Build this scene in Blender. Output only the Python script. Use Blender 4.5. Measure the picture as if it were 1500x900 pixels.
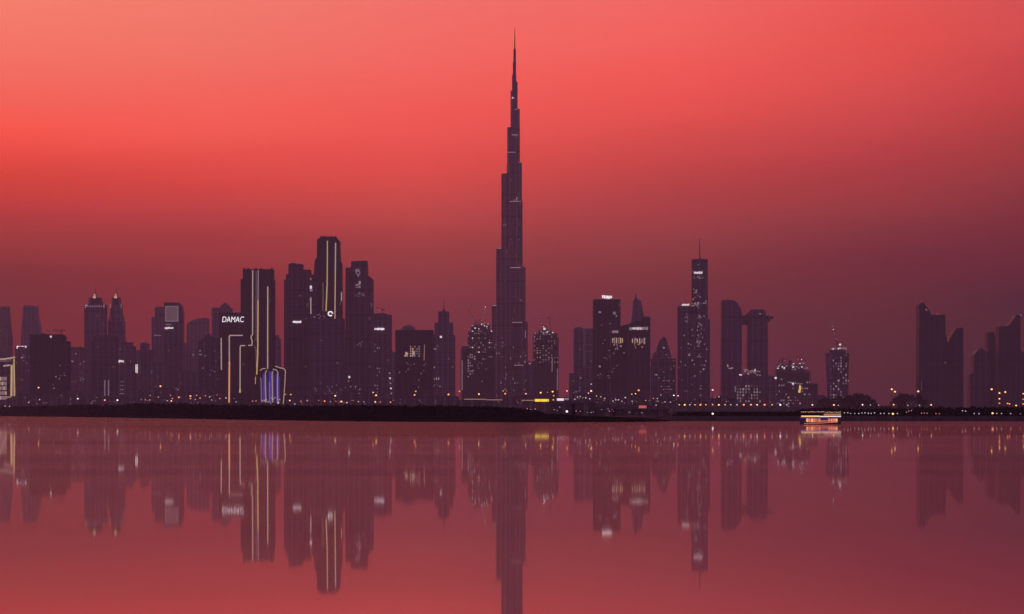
import bpy, math, random
import numpy as np
from mathutils import Vector

random.seed(7); RNG = np.random.default_rng(7)
for o in list(bpy.data.objects): bpy.data.objects.remove(o, do_unlink=True)
S = bpy.context.scene
C = S.collection

# ------------------------------------------------------------------ camera
F = 4624.0                 # focal length in photo pixels (1500 wide)
HOR = 605.0                # horizon row in the photo
CAMZ = 4.0
cam_d = bpy.data.cameras.new('camera'); cam = bpy.data.objects.new('camera', cam_d); C.objects.link(cam)
cam.location = (0, 0, CAMZ); cam.rotation_euler = (math.radians(90), 0, 0)
cam_d.sensor_width = 36.0; cam_d.lens = F / 1500 * 36.0
cam_d.shift_y = (HOR - 450) / 1500
cam_d.clip_start = 0.5; cam_d.clip_end = 90000
S.camera = cam
S.view_settings.view_transform = 'Standard'; S.view_settings.look = 'None'
S.view_settings.exposure = 0.0; S.view_settings.gamma = 1.0
S.view_settings.use_curve_mapping = False
S.render.engine = 'CYCLES'

def lin(c):
    return tuple((v/255/12.92 if v/255 <= 0.04045 else ((v/255+0.055)/1.055)**2.4) for v in c)

# ------------------------------------------------------------------ world: dusk sky
SUN_EL, SUN_AZ = math.radians(3.0), math.radians(-34)     # azimuth measured from +Y, negative = left
W = bpy.data.worlds.new("World"); S.world = W; W.use_nodes = True
wt = W.node_tree; N = wt.nodes; L = wt.links; N.clear()
out = N.new('ShaderNodeOutputWorld'); bg = N.new('ShaderNodeBackground'); L.new(bg.outputs[0], out.inputs[0])
tc = N.new('ShaderNodeTexCoord'); sep = N.new('ShaderNodeSeparateXYZ'); L.new(tc.outputs['Generated'], sep.inputs[0])
def M(op, a, b=None, c=None):
    n = N.new('ShaderNodeMath'); n.operation = op
    for i, v in enumerate((a, b, c)):
        if v is None: continue
        if isinstance(v, (int, float)): n.inputs[i].default_value = v
        else: L.new(v, n.inputs[i])
    return n.outputs[0]
def MR(v, a, b, smooth=False):
    n = N.new('ShaderNodeMapRange'); n.clamp = True
    if smooth: n.interpolation_type = 'SMOOTHSTEP'
    L.new(v, n.inputs[0]); n.inputs[1].default_value = a; n.inputs[2].default_value = b
    return n.outputs[0]
def MIX(f, a, b):
    n = N.new('ShaderNodeMix'); n.data_type = 'RGBA'; L.new(f, n.inputs[0])
    for i, v in ((6, a), (7, b)):
        if isinstance(v, tuple): n.inputs[i].default_value = v + (1,)
        else: L.new(v, n.inputs[i])
    return n.outputs[2]
hyp = M('SQRT', M('ADD', M('MULTIPLY', sep.outputs[0], sep.outputs[0]), M('MULTIPLY', sep.outputs[1], sep.outputs[1])))
elev = M('DIVIDE', sep.outputs[2], M('MAXIMUM', hyp, 0.001))
az = M('ARCTAN2', sep.outputs[0], sep.outputs[1])
# thin uneven dust veils low in the sky bend the bands a little
nz = N.new('ShaderNodeTexNoise'); nz.noise_dimensions = '2D'; nz.inputs['Scale'].default_value = 1.0; nz.inputs['Detail'].default_value = 4
cmb = N.new('ShaderNodeCombineXYZ'); L.new(M('MULTIPLY', az, 7.0), cmb.inputs[0]); L.new(M('MULTIPLY', elev, 70.0), cmb.inputs[1])
L.new(cmb.outputs[0], nz.inputs['Vector'])
elevw = M('ADD', elev, M('MULTIPLY', M('SUBTRACT', nz.outputs[0], 0.5), 0.008))
EMAX = 0.16
t = MR(elevw, 0.0, EMAX)
cols = {
 10: [(605, (119.0, 28.4, 22.1)), (520, (122.8, 31.9, 22.1)), (440, (128.3, 33.6, 5.7)), (400, (138.0, 31.8, 0.0)), (350, (183.9, 50.5, 18.3)), (310, (236.4, 55.6, 29.6)), (260, (257.4, 68.4, 25.2)), (232, (277.7, 76.6, 48.2)), (200, (295.3, 95.6, 69.8)), (150, (284.1, 110.2, 88.0)), (100, (279.0, 124.8, 102.0)), (0, (274.7, 142.7, 116.6)), (-130, (270.6, 147.8, 119.9))],
 310: [(605, (134.1, 31.2, 36.7)), (520, (137.9, 32.7, 34.7)), (440, (147.7, 35.9, 30.6)), (410, (156.9, 37.4, 28.3)), (350, (191.4, 51.7, 31.7)), (310, (234.4, 65.3, 46.2)), (260, (264.7, 75.6, 49.5)), (220, (279.9, 89.5, 66.4)), (190, (289.8, 104.6, 83.6)), (130, (280.4, 117.2, 97.9)), (80, (274.5, 127.7, 106.0)), (0, (270.8, 135.3, 113.3)), (-130, (264.2, 139.9, 116.9))],
 610: [(605, (122.9, 41.3, 49.6)), (520, (124.7, 41.3, 48.2)), (440, (138.3, 47.5, 46.6)), (383, (176.3, 60.3, 40.9)), (340, (207.0, 67.0, 46.2)), (298, (241.7, 79.4, 57.1)), (240, (272.8, 86.0, 66.9)), (200, (281.0, 96.5, 79.0)), (170, (282.9, 98.9, 82.2)), (100, (279.8, 113.6, 98.6)), (0, (270.5, 124.7, 109.8)), (-130, (261.4, 128.5, 112.4))],
 980: [(605, (111.2, 32.6, 44.7)), (540, (111.2, 32.6, 44.7)), (480, (113.1, 34.1, 41.5)), (420, (131.6, 42.4, 24.5)), (350, (172.7, 60.3, 44.0)), (310, (202.7, 63.3, 50.3)), (240, (236.5, 72.5, 55.8)), (200, (252.4, 80.1, 66.6)), (160, (270.6, 89.5, 72.7)), (110, (278.1, 96.2, 81.9)), (60, (276.1, 107.5, 94.2)), (0, (271.2, 112.0, 103.6)), (-130, (259.5, 116.9, 107.2))],
 1300: [(605, (70.2, 14.3, 17.3)), (560, (72.9, 16.8, 17.3)), (480, (85.1, 24.3, 0.9)), (380, (119.7, 17.9, 13.2)), (340, (144.8, 40.0, 23.5)), (300, (184.0, 53.5, 35.1)), (240, (203.4, 55.5, 50.3)), (180, (234.4, 73.8, 64.6)), (120, (251.9, 83.0, 72.4)), (60, (258.9, 85.6, 70.7)), (0, (257.7, 93.8, 80.2)), (-130, (244.2, 97.2, 84.6))],
 1490: [(605, (37.3, 0.0, 0.0)), (560, (41.7, 0.0, 0.0)), (440, (56.8, 0.0, 0.0)), (380, (106.8, 0.0, 0.0)), (330, (134.0, 21.6, 0.0)), (270, (166.9, 47.1, 33.6)), (200, (199.2, 59.0, 43.5)), (150, (224.2, 64.6, 54.4)), (100, (228.3, 71.0, 62.8)), (60, (241.6, 81.8, 75.0)), (0, (237.4, 85.5, 80.5)), (-130, (224.0, 89.1, 83.7))],
 2300: [(605, (66, 36, 54)), (440, (74, 36, 52)), (270, (112, 48, 60)), (100, (150, 62, 70)), (-130, (160, 74, 80))],
}
def ramp(stops):
    r = N.new('ShaderNodeValToRGB'); e = r.color_ramp.elements
    st = sorted(((HOR - y)/F/EMAX, lin(c)) for y, c in stops)
    e[0].position = max(0, st[0][0]); e[0].color = st[0][1] + (1,)
    e[1].position = min(1, st[-1][0]); e[1].color = st[-1][1] + (1,)
    for p, c in st[1:-1]:
        k = e.new(p); k.color = c + (1,)
    L.new(t, r.inputs[0]); return r.outputs[0]
keys = sorted(cols); cur = ramp(cols[keys[0]])
for a, b in zip(keys[:-1], keys[1:]):
    cur = MIX(MR(az, (a-750)/F, (b-750)/F), cur, ramp(cols[b]))
# higher sky, then the darker mauve sky opposite the afterglow
up = N.new('ShaderNodeValToRGB'); e = up.color_ramp.elements
e[0].position = 0.0; e[0].color = (0.62, 0.18, 0.15, 1); e[1].position = 1.0; e[1].color = (0.10, 0.07, 0.13, 1)
k = e.new(0.3); k.color = (0.34, 0.13, 0.16, 1)
L.new(MR(sep.outputs[2], 0.13, 1.0), up.inputs[0])
cur = MIX(MR(sep.outputs[2], 0.14, 0.34, True), cur, up.outputs[0])
rear = N.new('ShaderNodeValToRGB'); e = rear.color_ramp.elements
e[0].position = 0.0; e[0].color = (0.20, 0.12, 0.28, 1); e[1].position = 1.0; e[1].color = (0.12, 0.09, 0.20, 1)
k = e.new(0.2); k.color = (0.38, 0.20, 0.35, 1)
L.new(MR(sep.outputs[2], 0.0, 1.0), rear.inputs[0])
cur = MIX(MR(M('ABSOLUTE', az), 0.45, 2.2, True), cur, rear.outputs[0])
sky = N.new('ShaderNodeTexSky'); sky.sky_type = 'NISHITA'; sky.sun_disc = False
sky.sun_elevation = SUN_EL; sky.sun_rotation = SUN_AZ; sky.dust_density = 5.0
tint = N.new('ShaderNodeMix'); tint.data_type = 'RGBA'; tint.blend_type = 'MULTIPLY'; tint.inputs[0].default_value = 1
L.new(sky.outputs[0], tint.inputs[6]); tint.inputs[7].default_value = (0.012, 0.004, 0.008, 1)
add = N.new('ShaderNodeMix'); add.data_type = 'RGBA'; add.blend_type = 'ADD'; add.inputs[0].default_value = 1
L.new(cur, add.inputs[6]); L.new(tint.outputs[2], add.inputs[7])
L.new(add.outputs[2], bg.inputs[0]); bg.inputs[1].default_value = 1.0
W.cycles.sampling_method = 'MANUAL'; W.cycles.sample_map_resolution = 1024

sd = bpy.data.lights.new('sun', 'SUN'); sd.energy = 0.06; sd.angle = math.radians(8); sd.color = (1, 0.45, 0.3)
sun = bpy.data.objects.new('sun', sd); C.objects.link(sun)
sv = Vector((math.sin(SUN_AZ)*math.cos(SUN_EL), math.cos(SUN_AZ)*math.cos(SUN_EL), math.sin(SUN_EL)))
sun.rotation_euler = sv.to_track_quat('Z', 'Y').to_euler()

# ------------------------------------------------------------------ helpers
def X(px, D): return (px - 750) / F * D
def Z(py, D): return CAMZ + (HOR - py) / F * D
GZ = 2.2                                                 # height of the city's ground above the water

def tag(o, label=None, cat=None, group=None, kind=None):
    if label: o['label'] = label
    if cat: o['category'] = cat
    if group: o['group'] = group
    if kind: o['kind'] = kind
    return o
def empty(name, loc, label, cat, group=None):
    o = bpy.data.objects.new(name, None); C.objects.link(o); o.location = loc; o.empty_display_size = 5
    return tag(o, label, cat, group)

class MB:
    def __init__(s): s.v = []; s.f = []
    def prism(s, poly, z0, z1, top=None):
        n = len(poly); b = len(s.v); top = top or poly
        s.v += [(x, y, z0) for x, y in poly] + [(x, y, z1) for x, y in top]
        s.f += [tuple(range(b+n-1, b-1, -1)), tuple(range(b+n, b+2*n))]
        s.f += [(b+i, b+(i+1) % n, b+n+(i+1) % n, b+n+i) for i in range(n)]
        return s
    def box(s, x0, x1, y0, y1, z0, z1): return s.prism([(x0,y0),(x1,y0),(x1,y1),(x0,y1)], z0, z1)
    def profile(s, poly, y0, y1):                        # polygon in x,z pushed along y
        n = len(poly); b = len(s.v)
        s.v += [(x, y0, z) for x, z in poly] + [(x, y1, z) for x, z in poly]
        s.f += [tuple(range(b, b+n)), tuple(range(b+2*n-1, b+n-1, -1))]
        s.f += [(b+(i+1) % n, b+i, b+n+i, b+n+(i+1) % n) for i in range(n)]
        return s
    def tube(s, pts, r, n=6, r1=None):
        pts = [Vector(p) for p in pts]; m = len(pts); b = len(s.v)
        for i, p in enumerate(pts):
            d = (pts[min(i+1, m-1)] - pts[max(i-1, 0)]).normalized()
            ref = Vector((0, 1, 0)) if abs(d.y) < 0.9 else Vector((1, 0, 0))
            u = d.cross(ref).normalized(); w = d.cross(u)
            rr = r if r1 is None else r + (r1-r)*i/max(1, m-1)
            for k in range(n):
                a = 2*math.pi*(k+.5)/n; q = p + u*rr*math.cos(a) + w*rr*math.sin(a); s.v.append(tuple(q))
        for i in range(m-1):
            for k in range(n):
                s.f.append((b+i*n+k, b+i*n+(k+1) % n, b+(i+1)*n+(k+1) % n, b+(i+1)*n+k))
        s.f += [tuple(range(b+n-1, b-1, -1)), tuple(range(b+(m-1)*n, b+m*n))]
        return s
    def ball(s, c, rx, ry, rz, nu=10, nv=6):
        b = len(s.v)
        s.v.append((c[0], c[1], c[2]-rz))
        for j in range(1, nv):
            ph = -math.pi/2 + math.pi*j/nv
            for i in range(nu):
                a = 2*math.pi*i/nu
                s.v.append((c[0]+rx*math.cos(ph)*math.cos(a), c[1]+ry*math.cos(ph)*math.sin(a), c[2]+rz*math.sin(ph)))
        s.v.append((c[0], c[1], c[2]+rz)); tp = len(s.v)-1
        for i in range(nu):
            s.f.append((b, b+1+(i+1) % nu, b+1+i)); s.f.append((tp, tp-nu+i, tp-nu+(i+1) % nu))
        for j in range(nv-2):
            for i in range(nu):
                q = b+1+j*nu; s.f.append((q+i, q+(i+1) % nu, q+nu+(i+1) % nu, q+nu+i))
        return s
    def build(s, name, mat, parent=None, loc=None):
        me = bpy.data.meshes.new(name); me.from_pydata(s.v, [], s.f); me.update(); me.materials.append(mat)
        o = bpy.data.objects.new(name, me); C.objects.link(o)
        if parent: o.parent = parent
        if loc: o.location = loc
        return o
def inst(name, me, parent, loc, scale=(1,1,1)):
    o = bpy.data.objects.new(name, me); C.objects.link(o); o.parent = parent; o.location = loc; o.scale = scale
    return o

# ------------------------------------------------------------------ materials
def base_mat(name):
    m = bpy.data.materials.new(name); m.use_nodes = True
    return m, m.node_tree.nodes, m.node_tree.links, m.node_tree.nodes['Principled BSDF']
def plain(name, c, rough=0.7, vary=0.25, scale=0.3, metal=0.0, spec=0.3):
    m, n, l, p = base_mat(name)
    t = n.new('ShaderNodeTexNoise'); t.inputs['Scale'].default_value = scale; t.inputs['Detail'].default_value = 5
    co = n.new('ShaderNodeTexCoord'); l.new(co.outputs['Object'], t.inputs['Vector'])
    r = n.new('ShaderNodeValToRGB'); e = r.color_ramp.elements
    e[0].position = .3; e[0].color = tuple(v*(1-vary) for v in c) + (1,); e[1].position = .7; e[1].color = tuple(v*(1+vary) for v in c) + (1,)
    l.new(t.outputs[0], r.inputs[0]); l.new(r.outputs[0], p.inputs['Base Color'])
    p.inputs['Roughness'].default_value = rough; p.inputs['Metallic'].default_value = metal; p.inputs['Specular IOR Level'].default_value = spec
    return m
def emis(name, c, s):
    m, n, l, p = base_mat(name)
    p.inputs['Base Color'].default_value = (0.2, 0.2, 0.2, 1); p.inputs['Emission Color'].default_value = c + (1,); p.inputs['Emission Strength'].default_value = s
    return m
def facade(name, glass, wall, lit=0.02, litc=(1.0, 0.62, 0.4), lits=0.35, bay=3.6, floor=4.0, rough=0.35):
    """window grid in object space: glass panes between spandrels and piers, a few rooms with the light on"""
    m, n, l, p = base_mat(name)
    co = n.new('ShaderNodeTexCoord'); sp = n.new('ShaderNodeSeparateXYZ'); l.new(co.outputs['Object'], sp.inputs[0])
    def mm(op, a, b=None):
        q = n.new('ShaderNodeMath'); q.operation = op
        for i, v in enumerate((a, b)):
            if v is None: continue
            if isinstance(v, (int, float)): q.inputs[i].default_value = v
            else: l.new(v, q.inputs[i])
        return q.outputs[0]
    u = mm('DIVIDE', mm('ADD', sp.outputs[0], mm('MULTIPLY', sp.outputs[1], 0.83)), bay)
    v = mm('DIVIDE', sp.outputs[2], floor)
    fu, fv = mm('FRACT', u), mm('FRACT', v)
    mask = mm('MULTIPLY', mm('GREATER_THAN', fu, 0.22), mm('GREATER_THAN', fv, 0.30))
    cell = n.new('ShaderNodeCombineXYZ'); l.new(mm('FLOOR', u), cell.inputs[0]); l.new(mm('FLOOR', v), cell.inputs[1])
    wn = n.new('ShaderNodeTexWhiteNoise'); wn.noise_dimensions = '2D'; l.new(cell.outputs[0], wn.inputs['Vector'])
    oi = n.new('ShaderNodeObjectInfo')
    # whole groups of bays are lit or dark together
    ns = n.new('ShaderNodeTexNoise'); ns.inputs['Scale'].default_value = 0.05; ns.inputs['Detail'].default_value = 2
    l.new(co.outputs['Object'], ns.inputs['Vector'])
    thr = mm('MULTIPLY', mm('POWER', ns.outputs[0], 3.0), lit*8)
    on = mm('MULTIPLY', mm('LESS_THAN', wn.outputs['Value'], thr), mask)
    mix = n.new('ShaderNodeMix'); mix.data_type = 'RGBA'; l.new(mask, mix.inputs[0])
    st = n.new('ShaderNodeTexNoise'); st.inputs['Scale'].default_value = 0.02; st.inputs['Detail'].default_value = 6; l.new(co.outputs['Object'], st.inputs['Vector'])
    wc = n.new('ShaderNodeMix'); wc.data_type = 'RGBA'; l.new(st.outputs[0], wc.inputs[0])
    wc.inputs[6].default_value = tuple(x*0.7 for x in wall)+(1,); wc.inputs[7].default_value = tuple(x*1.3 for x in wall)+(1,)
    l.new(wc.outputs[2], mix.inputs[6]); mix.inputs[7].default_value = glass + (1,)
    pier = mm('LESS_THAN', mm('FRACT', mm('DIVIDE', mm('MULTIPLY', u, bay), 11.0)), 0.24)
    plant = mm('LESS_THAN', mm('FRACT', mm('DIVIDE', sp.outputs[2], 47.0)), 0.075)
    slabs = mm('LESS_THAN', mm('FRACT', mm('DIVIDE', sp.outputs[2], 8.0)), 0.3)
    k_ = mm('SUBTRACT', mm('ADD', mm('ADD', 0.86, mm('MULTIPLY', pier, 0.75)), mm('MULTIPLY', slabs, 0.18)), mm('MULTIPLY', plant, 0.45))
    kk_ = n.new('ShaderNodeMix'); kk_.data_type = 'RGBA'; kk_.blend_type = 'MULTIPLY'; kk_.inputs[0].default_value = 1
    cc = n.new('ShaderNodeCombineColor'); [l.new(k_, cc.inputs[q]) for q in range(3)]
    l.new(mix.outputs[2], kk_.inputs[6]); l.new(cc.outputs[0], kk_.inputs[7]); l.new(kk_.outputs[2], p.inputs['Base Color'])
    rr = n.new('ShaderNodeMapRange'); l.new(mask, rr.inputs[0]); rr.inputs[3].default_value = 0.75; rr.inputs[4].default_value = rough
    l.new(rr.outputs[0], p.inputs['Roughness']); p.inputs['Specular IOR Level'].default_value = 0.25
    br = mm('MULTIPLY', mm('MULTIPLY', on, lits), mm('ADD', wn.outputs['Value'], 0.0) if False else 1.0)
    p.inputs['Emission Color'].default_value = litc + (1,); l.new(br, p.inputs['Emission Strength'])
    return m
FG = {
 'dark':  facade('dark glass facade', (0.055,0.042,0.075), (0.13,0.095,0.15), 0.003, lits=0.10),
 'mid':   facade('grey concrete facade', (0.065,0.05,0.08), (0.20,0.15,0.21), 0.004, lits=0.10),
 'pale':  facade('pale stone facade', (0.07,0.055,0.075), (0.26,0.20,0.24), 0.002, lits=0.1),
 'tower': facade('steel and glass facade', (0.085,0.06,0.07), (0.24,0.17,0.19), 0.006, litc=(1.0,0.6,0.62), lits=0.10, bay=2.6),
 'busy':  facade('office facade with lit rooms', (0.045,0.04,0.07), (0.12,0.10,0.15), 0.02, litc=(0.9,0.75,0.85), lits=0.14),
 'low':   facade('low block facade', (0.09,0.065,0.085), (0.13,0.095,0.115), 0.012, litc=(1.0,0.6,0.35), lits=0.16),
 'black': facade('black glass facade', (0.02,0.02,0.035), (0.05,0.04,0.06), 0.0015, lits=0.10),
}
conc = plain('raw concrete', (0.16,0.13,0.15)); dark = plain('dark metal', (0.04,0.035,0.045), 0.5)
steel = plain('steel', (0.18,0.15,0.18), 0.4, metal=0.6)
E = {
 'white': emis('white light', (1.0,0.84,0.88), 0.95), 'sign': emis('white sign light', (1.0,0.88,0.95), 1.25),
 'dim': emis('dim white light', (0.9,0.66,0.70), 0.29), 'faint': emis('faint white light', (0.8,0.6,0.7), 0.2),
 'warm': emis('warm window light', (1.0,0.58,0.28), 0.75), 'warmdim': emis('dim warm light', (1.0,0.5,0.3), 0.3),
 'gold': emis('gold strip light', (0.9,0.60,0.20), 0.62), 'cream': emis('cream strip light', (0.9,0.66,0.52), 0.48),
 'mauve': emis('mauve strip light', (0.62,0.42,0.5), 0.36), 'orange': emis('orange strip light', (1.0,0.42,0.22), 0.75),
 'blue': emis('blue light', (0.05,0.03,0.75), 0.33), 'bluedim': emis('dim blue light', (0.07,0.04,0.5), 0.14),
 'yellow': emis('yellow canopy light', (1.0,0.66,0.05), 1.1), 'red': emis('red light', (1.0,0.16,0.12), 0.55),
 'lamp_orange': emis('orange lamp glow', (1.0,0.27,0.07), 2.2), 'lamp_amber': emis('amber lamp glow', (1.0,0.46,0.13), 2.4),
 'lamp_pink': emis('pale lamp glow', (1.0,0.45,0.33), 1.8), 'lamp_white': emis('white lamp glow', (1.0,0.82,0.85), 2.4),
 'lamp_dim': emis('dim orange lamp glow', (1.0,0.36,0.22), 0.8), 'lamp_grey': emis('dim white lamp glow', (0.9,0.75,0.8), 0.7),
 'lamp_yellow': emis('yellow lamp glow', (1.0,0.55,0.12), 1.0),
}
pane_me = {}
def pane_mesh(mat):
    if mat not in pane_me:
        mb = MB(); mb.box(-.5,.5,-.5,.5,-.5,.5)
        me = bpy.data.meshes.new('window'); me.from_pydata(mb.v, [], mb.f); me.materials.append(E[mat]); pane_me[mat] = me
    return pane_me[mat]

# ------------------------------------------------------------------ setting
def sheet(name, x0, x1, y0, y1, z, mat):
    me = bpy.data.meshes.new(name); me.from_pydata([(x0,y0,z),(x1,y0,z),(x1,y1,z),(x0,y1,z)], [], [(0,1,2,3)]); me.materials.append(mat)
    o = bpy.data.objects.new(name, me); C.objects.link(o); return tag(o, kind='structure')

# water: calm mirror, with a wind-ruffled share and silty water under the surface
wm = bpy.data.materials.new('calm silty water'); wm.use_nodes = True; n = wm.node_tree.nodes; l = wm.node_tree.links; n.clear()
wo = n.new('ShaderNodeOutputMaterial')
co = n.new('ShaderNodeTexCoord'); mp = n.new('ShaderNodeMapping'); mp.inputs['Scale'].default_value = (0.012, 0.05, 1); l.new(co.outputs['Object'], mp.inputs[0])
nt = n.new('ShaderNodeTexNoise'); nt.inputs['Scale'].default_value = 1.0; nt.inputs['Detail'].default_value = 6; l.new(mp.outputs[0], nt.inputs['Vector'])
bp = n.new('ShaderNodeBump'); bp.inputs['Strength'].default_value = 0.0008; bp.inputs['Distance'].default_value = 1.0; l.new(nt.outputs[0], bp.inputs['Height'])
g1 = n.new('ShaderNodeBsdfGlossy'); g1.distribution = 'GGX'; g1.inputs['Color'].default_value = (0.98,0.93,0.93,1); g1.inputs['Roughness'].default_value = 0.021
g2 = n.new('ShaderNodeBsdfGlossy'); g2.distribution = 'GGX'; g2.inputs['Color'].default_value = (0.90,0.84,0.93,1); g2.inputs['Roughness'].default_value = 0.19
df = n.new('ShaderNodeBsdfDiffuse'); df.inputs['Color'].default_value = (0.16, 0.09, 0.09, 1)
mp2 = n.new('ShaderNodeMapping'); mp2.inputs['Scale'].default_value = (0.004, 0.02, 1); l.new(co.outputs['Object'], mp2.inputs[0])
nt2 = n.new('ShaderNodeTexNoise'); nt2.inputs['Scale'].default_value = 1.0; nt2.inputs['Detail'].default_value = 4; l.new(mp2.outputs[0], nt2.inputs['Vector'])
mr = n.new('ShaderNodeMapRange'); l.new(nt2.outputs[0], mr.inputs[0]); mr.inputs[1].default_value = .3; mr.inputs[2].default_value = .7; mr.inputs[3].default_value = 0.20; mr.inputs[4].default_value = 0.32
ms = n.new('ShaderNodeMixShader'); l.new(mr.outputs[0], ms.inputs[0]); l.new(g1.outputs[0], ms.inputs[1]); l.new(g2.outputs[0], ms.inputs[2])
fr = n.new('ShaderNodeFresnel'); fr.inputs['IOR'].default_value = 1.33
fm = n.new('ShaderNodeMapRange'); l.new(fr.outputs[0], fm.inputs[0]); fm.inputs[1].default_value = 0.0; fm.inputs[2].default_value = 1.0; fm.inputs[3].default_value = 0.35; fm.inputs[4].default_value = 1.0
fp = n.new('ShaderNodeMath'); fp.operation = 'POWER'; l.new(fm.outputs[0], fp.inputs[0]); fp.inputs[1].default_value = 0.6
md = n.new('ShaderNodeMixShader'); l.new(fp.outputs[0], md.inputs[0]); l.new(df.outputs[0], md.inputs[1]); l.new(ms.outputs[0], md.inputs[2])
l.new(bp.outputs[0], g1.inputs['Normal']); l.new(md.outputs[0], wo.inputs[0])
sheet('water', -9000, 9000, -1500, 5800, 0.0, wm)

gm = plain('dry ground', (0.05,0.035,0.04), 0.9, 0.4, 0.02)
def bankD(px):                                            # distance of the near bank's waterline
    ys = np.interp(px, [-400,0,100,200,300,400,500,600,700,800,900,960,990], [608.5,609.7,610.8,612.4,614,615.8,617,617.9,618.3,618.7,618.7,618,617])
    return CAMZ*F/(ys-HOR)
def shoreD(px):
    return np.interp(px, [-3000,-400,100,300,500,800,985,1500,4500], [5600,5400,4100,2700,2100,1750,1545,1510,1500])
# ground: one sheet from the shoreline to the horizon
pxs = np.linspace(-3000, 4500, 160); v = []; f = []
for q in pxs:
    D = float(shoreD(q)); v.append((X(q, D), D, GZ))
for q in pxs: v.append((X(q, 13000)*1.3, 13000, GZ))
for q in pxs:
    D = float(shoreD(q)); v.append((X(q, D), D, -1.0))
n_ = len(pxs)
for i in range(n_-1):
    f.append((i, i+1, n_+i+1, n_+i)); f.append((2*n_+i, 2*n_+i+1, i+1, i))
me = bpy.data.meshes.new('ground'); me.from_pydata(v, [], f); me.materials.append(gm)
g = bpy.data.objects.new('ground', me); C.objects.link(g); tag(g, kind='structure')
# mudflat just awash off the left shore
mudm = plain('wet mud', (0.045,0.03,0.03), 0.45, 0.3, 0.05)
v = []; ring = []
for i in range(60):
    a = 2*math.pi*i/60; w = 1 + 0.18*math.sin(3*a+1) + 0.1*math.sin(7*a)
    ring.append((X(20, 1270)+82*math.cos(a)*w*1.0, 1270 + 34*math.sin(a)*w))
mb = MB(); mb.prism(ring, -0.3, 0.03); mud = mb.build('mudflat', mudm); tag(mud, kind='structure')

# near bank: low earth ridge under a mangrove thicket
def top_y(px):
    return np.interp(px, [-400,0,60,120,165,185,215,260,300,400,450,500,560,640,700,735,765,785,805,850,900,955,985],
                         [593,595,593.5,592,593,589.5,590,590,592,592.5,593.3,592.6,593,592.8,594.2,594.5,597,600.5,605,608,610,613,616.3])
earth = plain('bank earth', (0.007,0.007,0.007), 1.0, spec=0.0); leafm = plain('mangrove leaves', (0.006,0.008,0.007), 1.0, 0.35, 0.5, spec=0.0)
v = []; f = []; qs = np.concatenate([np.linspace(-400, 0, 25)[:-1], np.linspace(0, 988, 330)])
prof = [(-6,-0.5),(0,0.02),(3,0.30),(10,0.72),(20,0.86),(40,0.86),(70,0.4),(90,-0.2)]
for q in qs:
    D = float(bankD(q)); 
    H = max(0.5, Z(float(top_y(q)), D+20))
    for dy, k in prof:
        kk = k*(1+0.10*random.uniform(-1,1)) if k > 0.1 else k
        s = min(1, (988-q)/60+0.05)
        v.append((X(q, D), D+dy*s, H*kk if k > 0 else k))
m_ = len(prof)
for i in range(len(qs)-1):
    for j in range(m_-1):
        a = i*m_+j; f.append((a, a+m_, a+m_+1, a+1))
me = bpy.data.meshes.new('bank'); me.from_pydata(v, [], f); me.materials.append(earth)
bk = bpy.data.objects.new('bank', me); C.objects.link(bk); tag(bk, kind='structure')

def leaves(name, pts, size, mat, parent=None, loc=None):
    """many small leaf-clump faces, random turns"""
    pts = np.asarray(pts); n = len(pts)
    a = RNG.normal(size=(n,3)); a /= np.linalg.norm(a, axis=1)[:,None]
    b = RNG.normal(size=(n,3)); b -= (a*b).sum(1)[:,None]*a; b /= np.linalg.norm(b, axis=1)[:,None]
    s = np.asarray(size)*RNG.uniform(0.6,1.3,size=n); s = s[:,None]
    v = np.stack([pts-a*s, pts+b*s*0.6, pts+a*s, pts-b*s*0.6], 1).reshape(-1,3)
    me = bpy.data.meshes.new(name); me.vertices.add(4*n); me.vertices.foreach_set('co', v.ravel())
    me.loops.add(4*n); me.loops.foreach_set('vertex_index', np.arange(4*n)); me.polygons.add(n)
    me.polygons.foreach_set('loop_start', np.arange(0,4*n,4)); me.polygons.foreach_set('loop_total', np.full(n,4)); me.update(calc_edges=True)
    me.materials.append(mat)
    if parent is None and loc is None and name is None: return me
    o = bpy.data.objects.new(name, me); C.objects.link(o)
    if parent: o.parent = parent
    if loc: o.location = loc
    return o
P = []; SZ = []
# clumps: each a bush with its own height, so the outline is uneven
for i in range(2600):
    q = random.uniform(-60, 984) if i % 3 else random.uniform(100, 984); D = float(bankD(q)); H = Z(float(top_y(q)), D+20)
    s = min(1, (988-q)/60+0.05)
    dy = random.uniform(1, 45)*s; hh = H*random.uniform(0.72, 1.0)*(0.45+0.55*min(1, dy/12/s))
    if random.random() < 0.05 and q < 740: hh *= random.uniform(1.02, 1.12)
    r = max(0.5, hh*0.30); k = 26
    c = np.array([X(q, D), D+dy, 0])
    g_ = RNG.normal(size=(k,3)); g_ /= np.linalg.norm(g_, axis=1)[:,None]; g_ *= RNG.uniform(0.5,1.0,size=(k,1))
    pp = c + g_*np.array([r*1.5, r*1.5, r]); pp[:,2] += hh - r; pp[:,2] = np.maximum(pp[:,2], 0.1)
    P.append(pp); SZ.append(np.full(k, max(0.25, 0.35*r)))
    # skirt of foliage down to the water
    k2 = 6; pp = c + RNG.uniform(-1,1,size=(k2,3))*np.array([r*1.5, 2, 0]); pp[:,2] = RNG.uniform(0.1, max(.3, hh*0.8), size=k2); P.append(pp); SZ.append(np.full(k2, max(.3,.4*r)))
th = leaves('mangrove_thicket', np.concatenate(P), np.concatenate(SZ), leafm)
tag(th, 'black mangrove thicket along the near bank across the left half', 'mangroves', kind='stuff')

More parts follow.
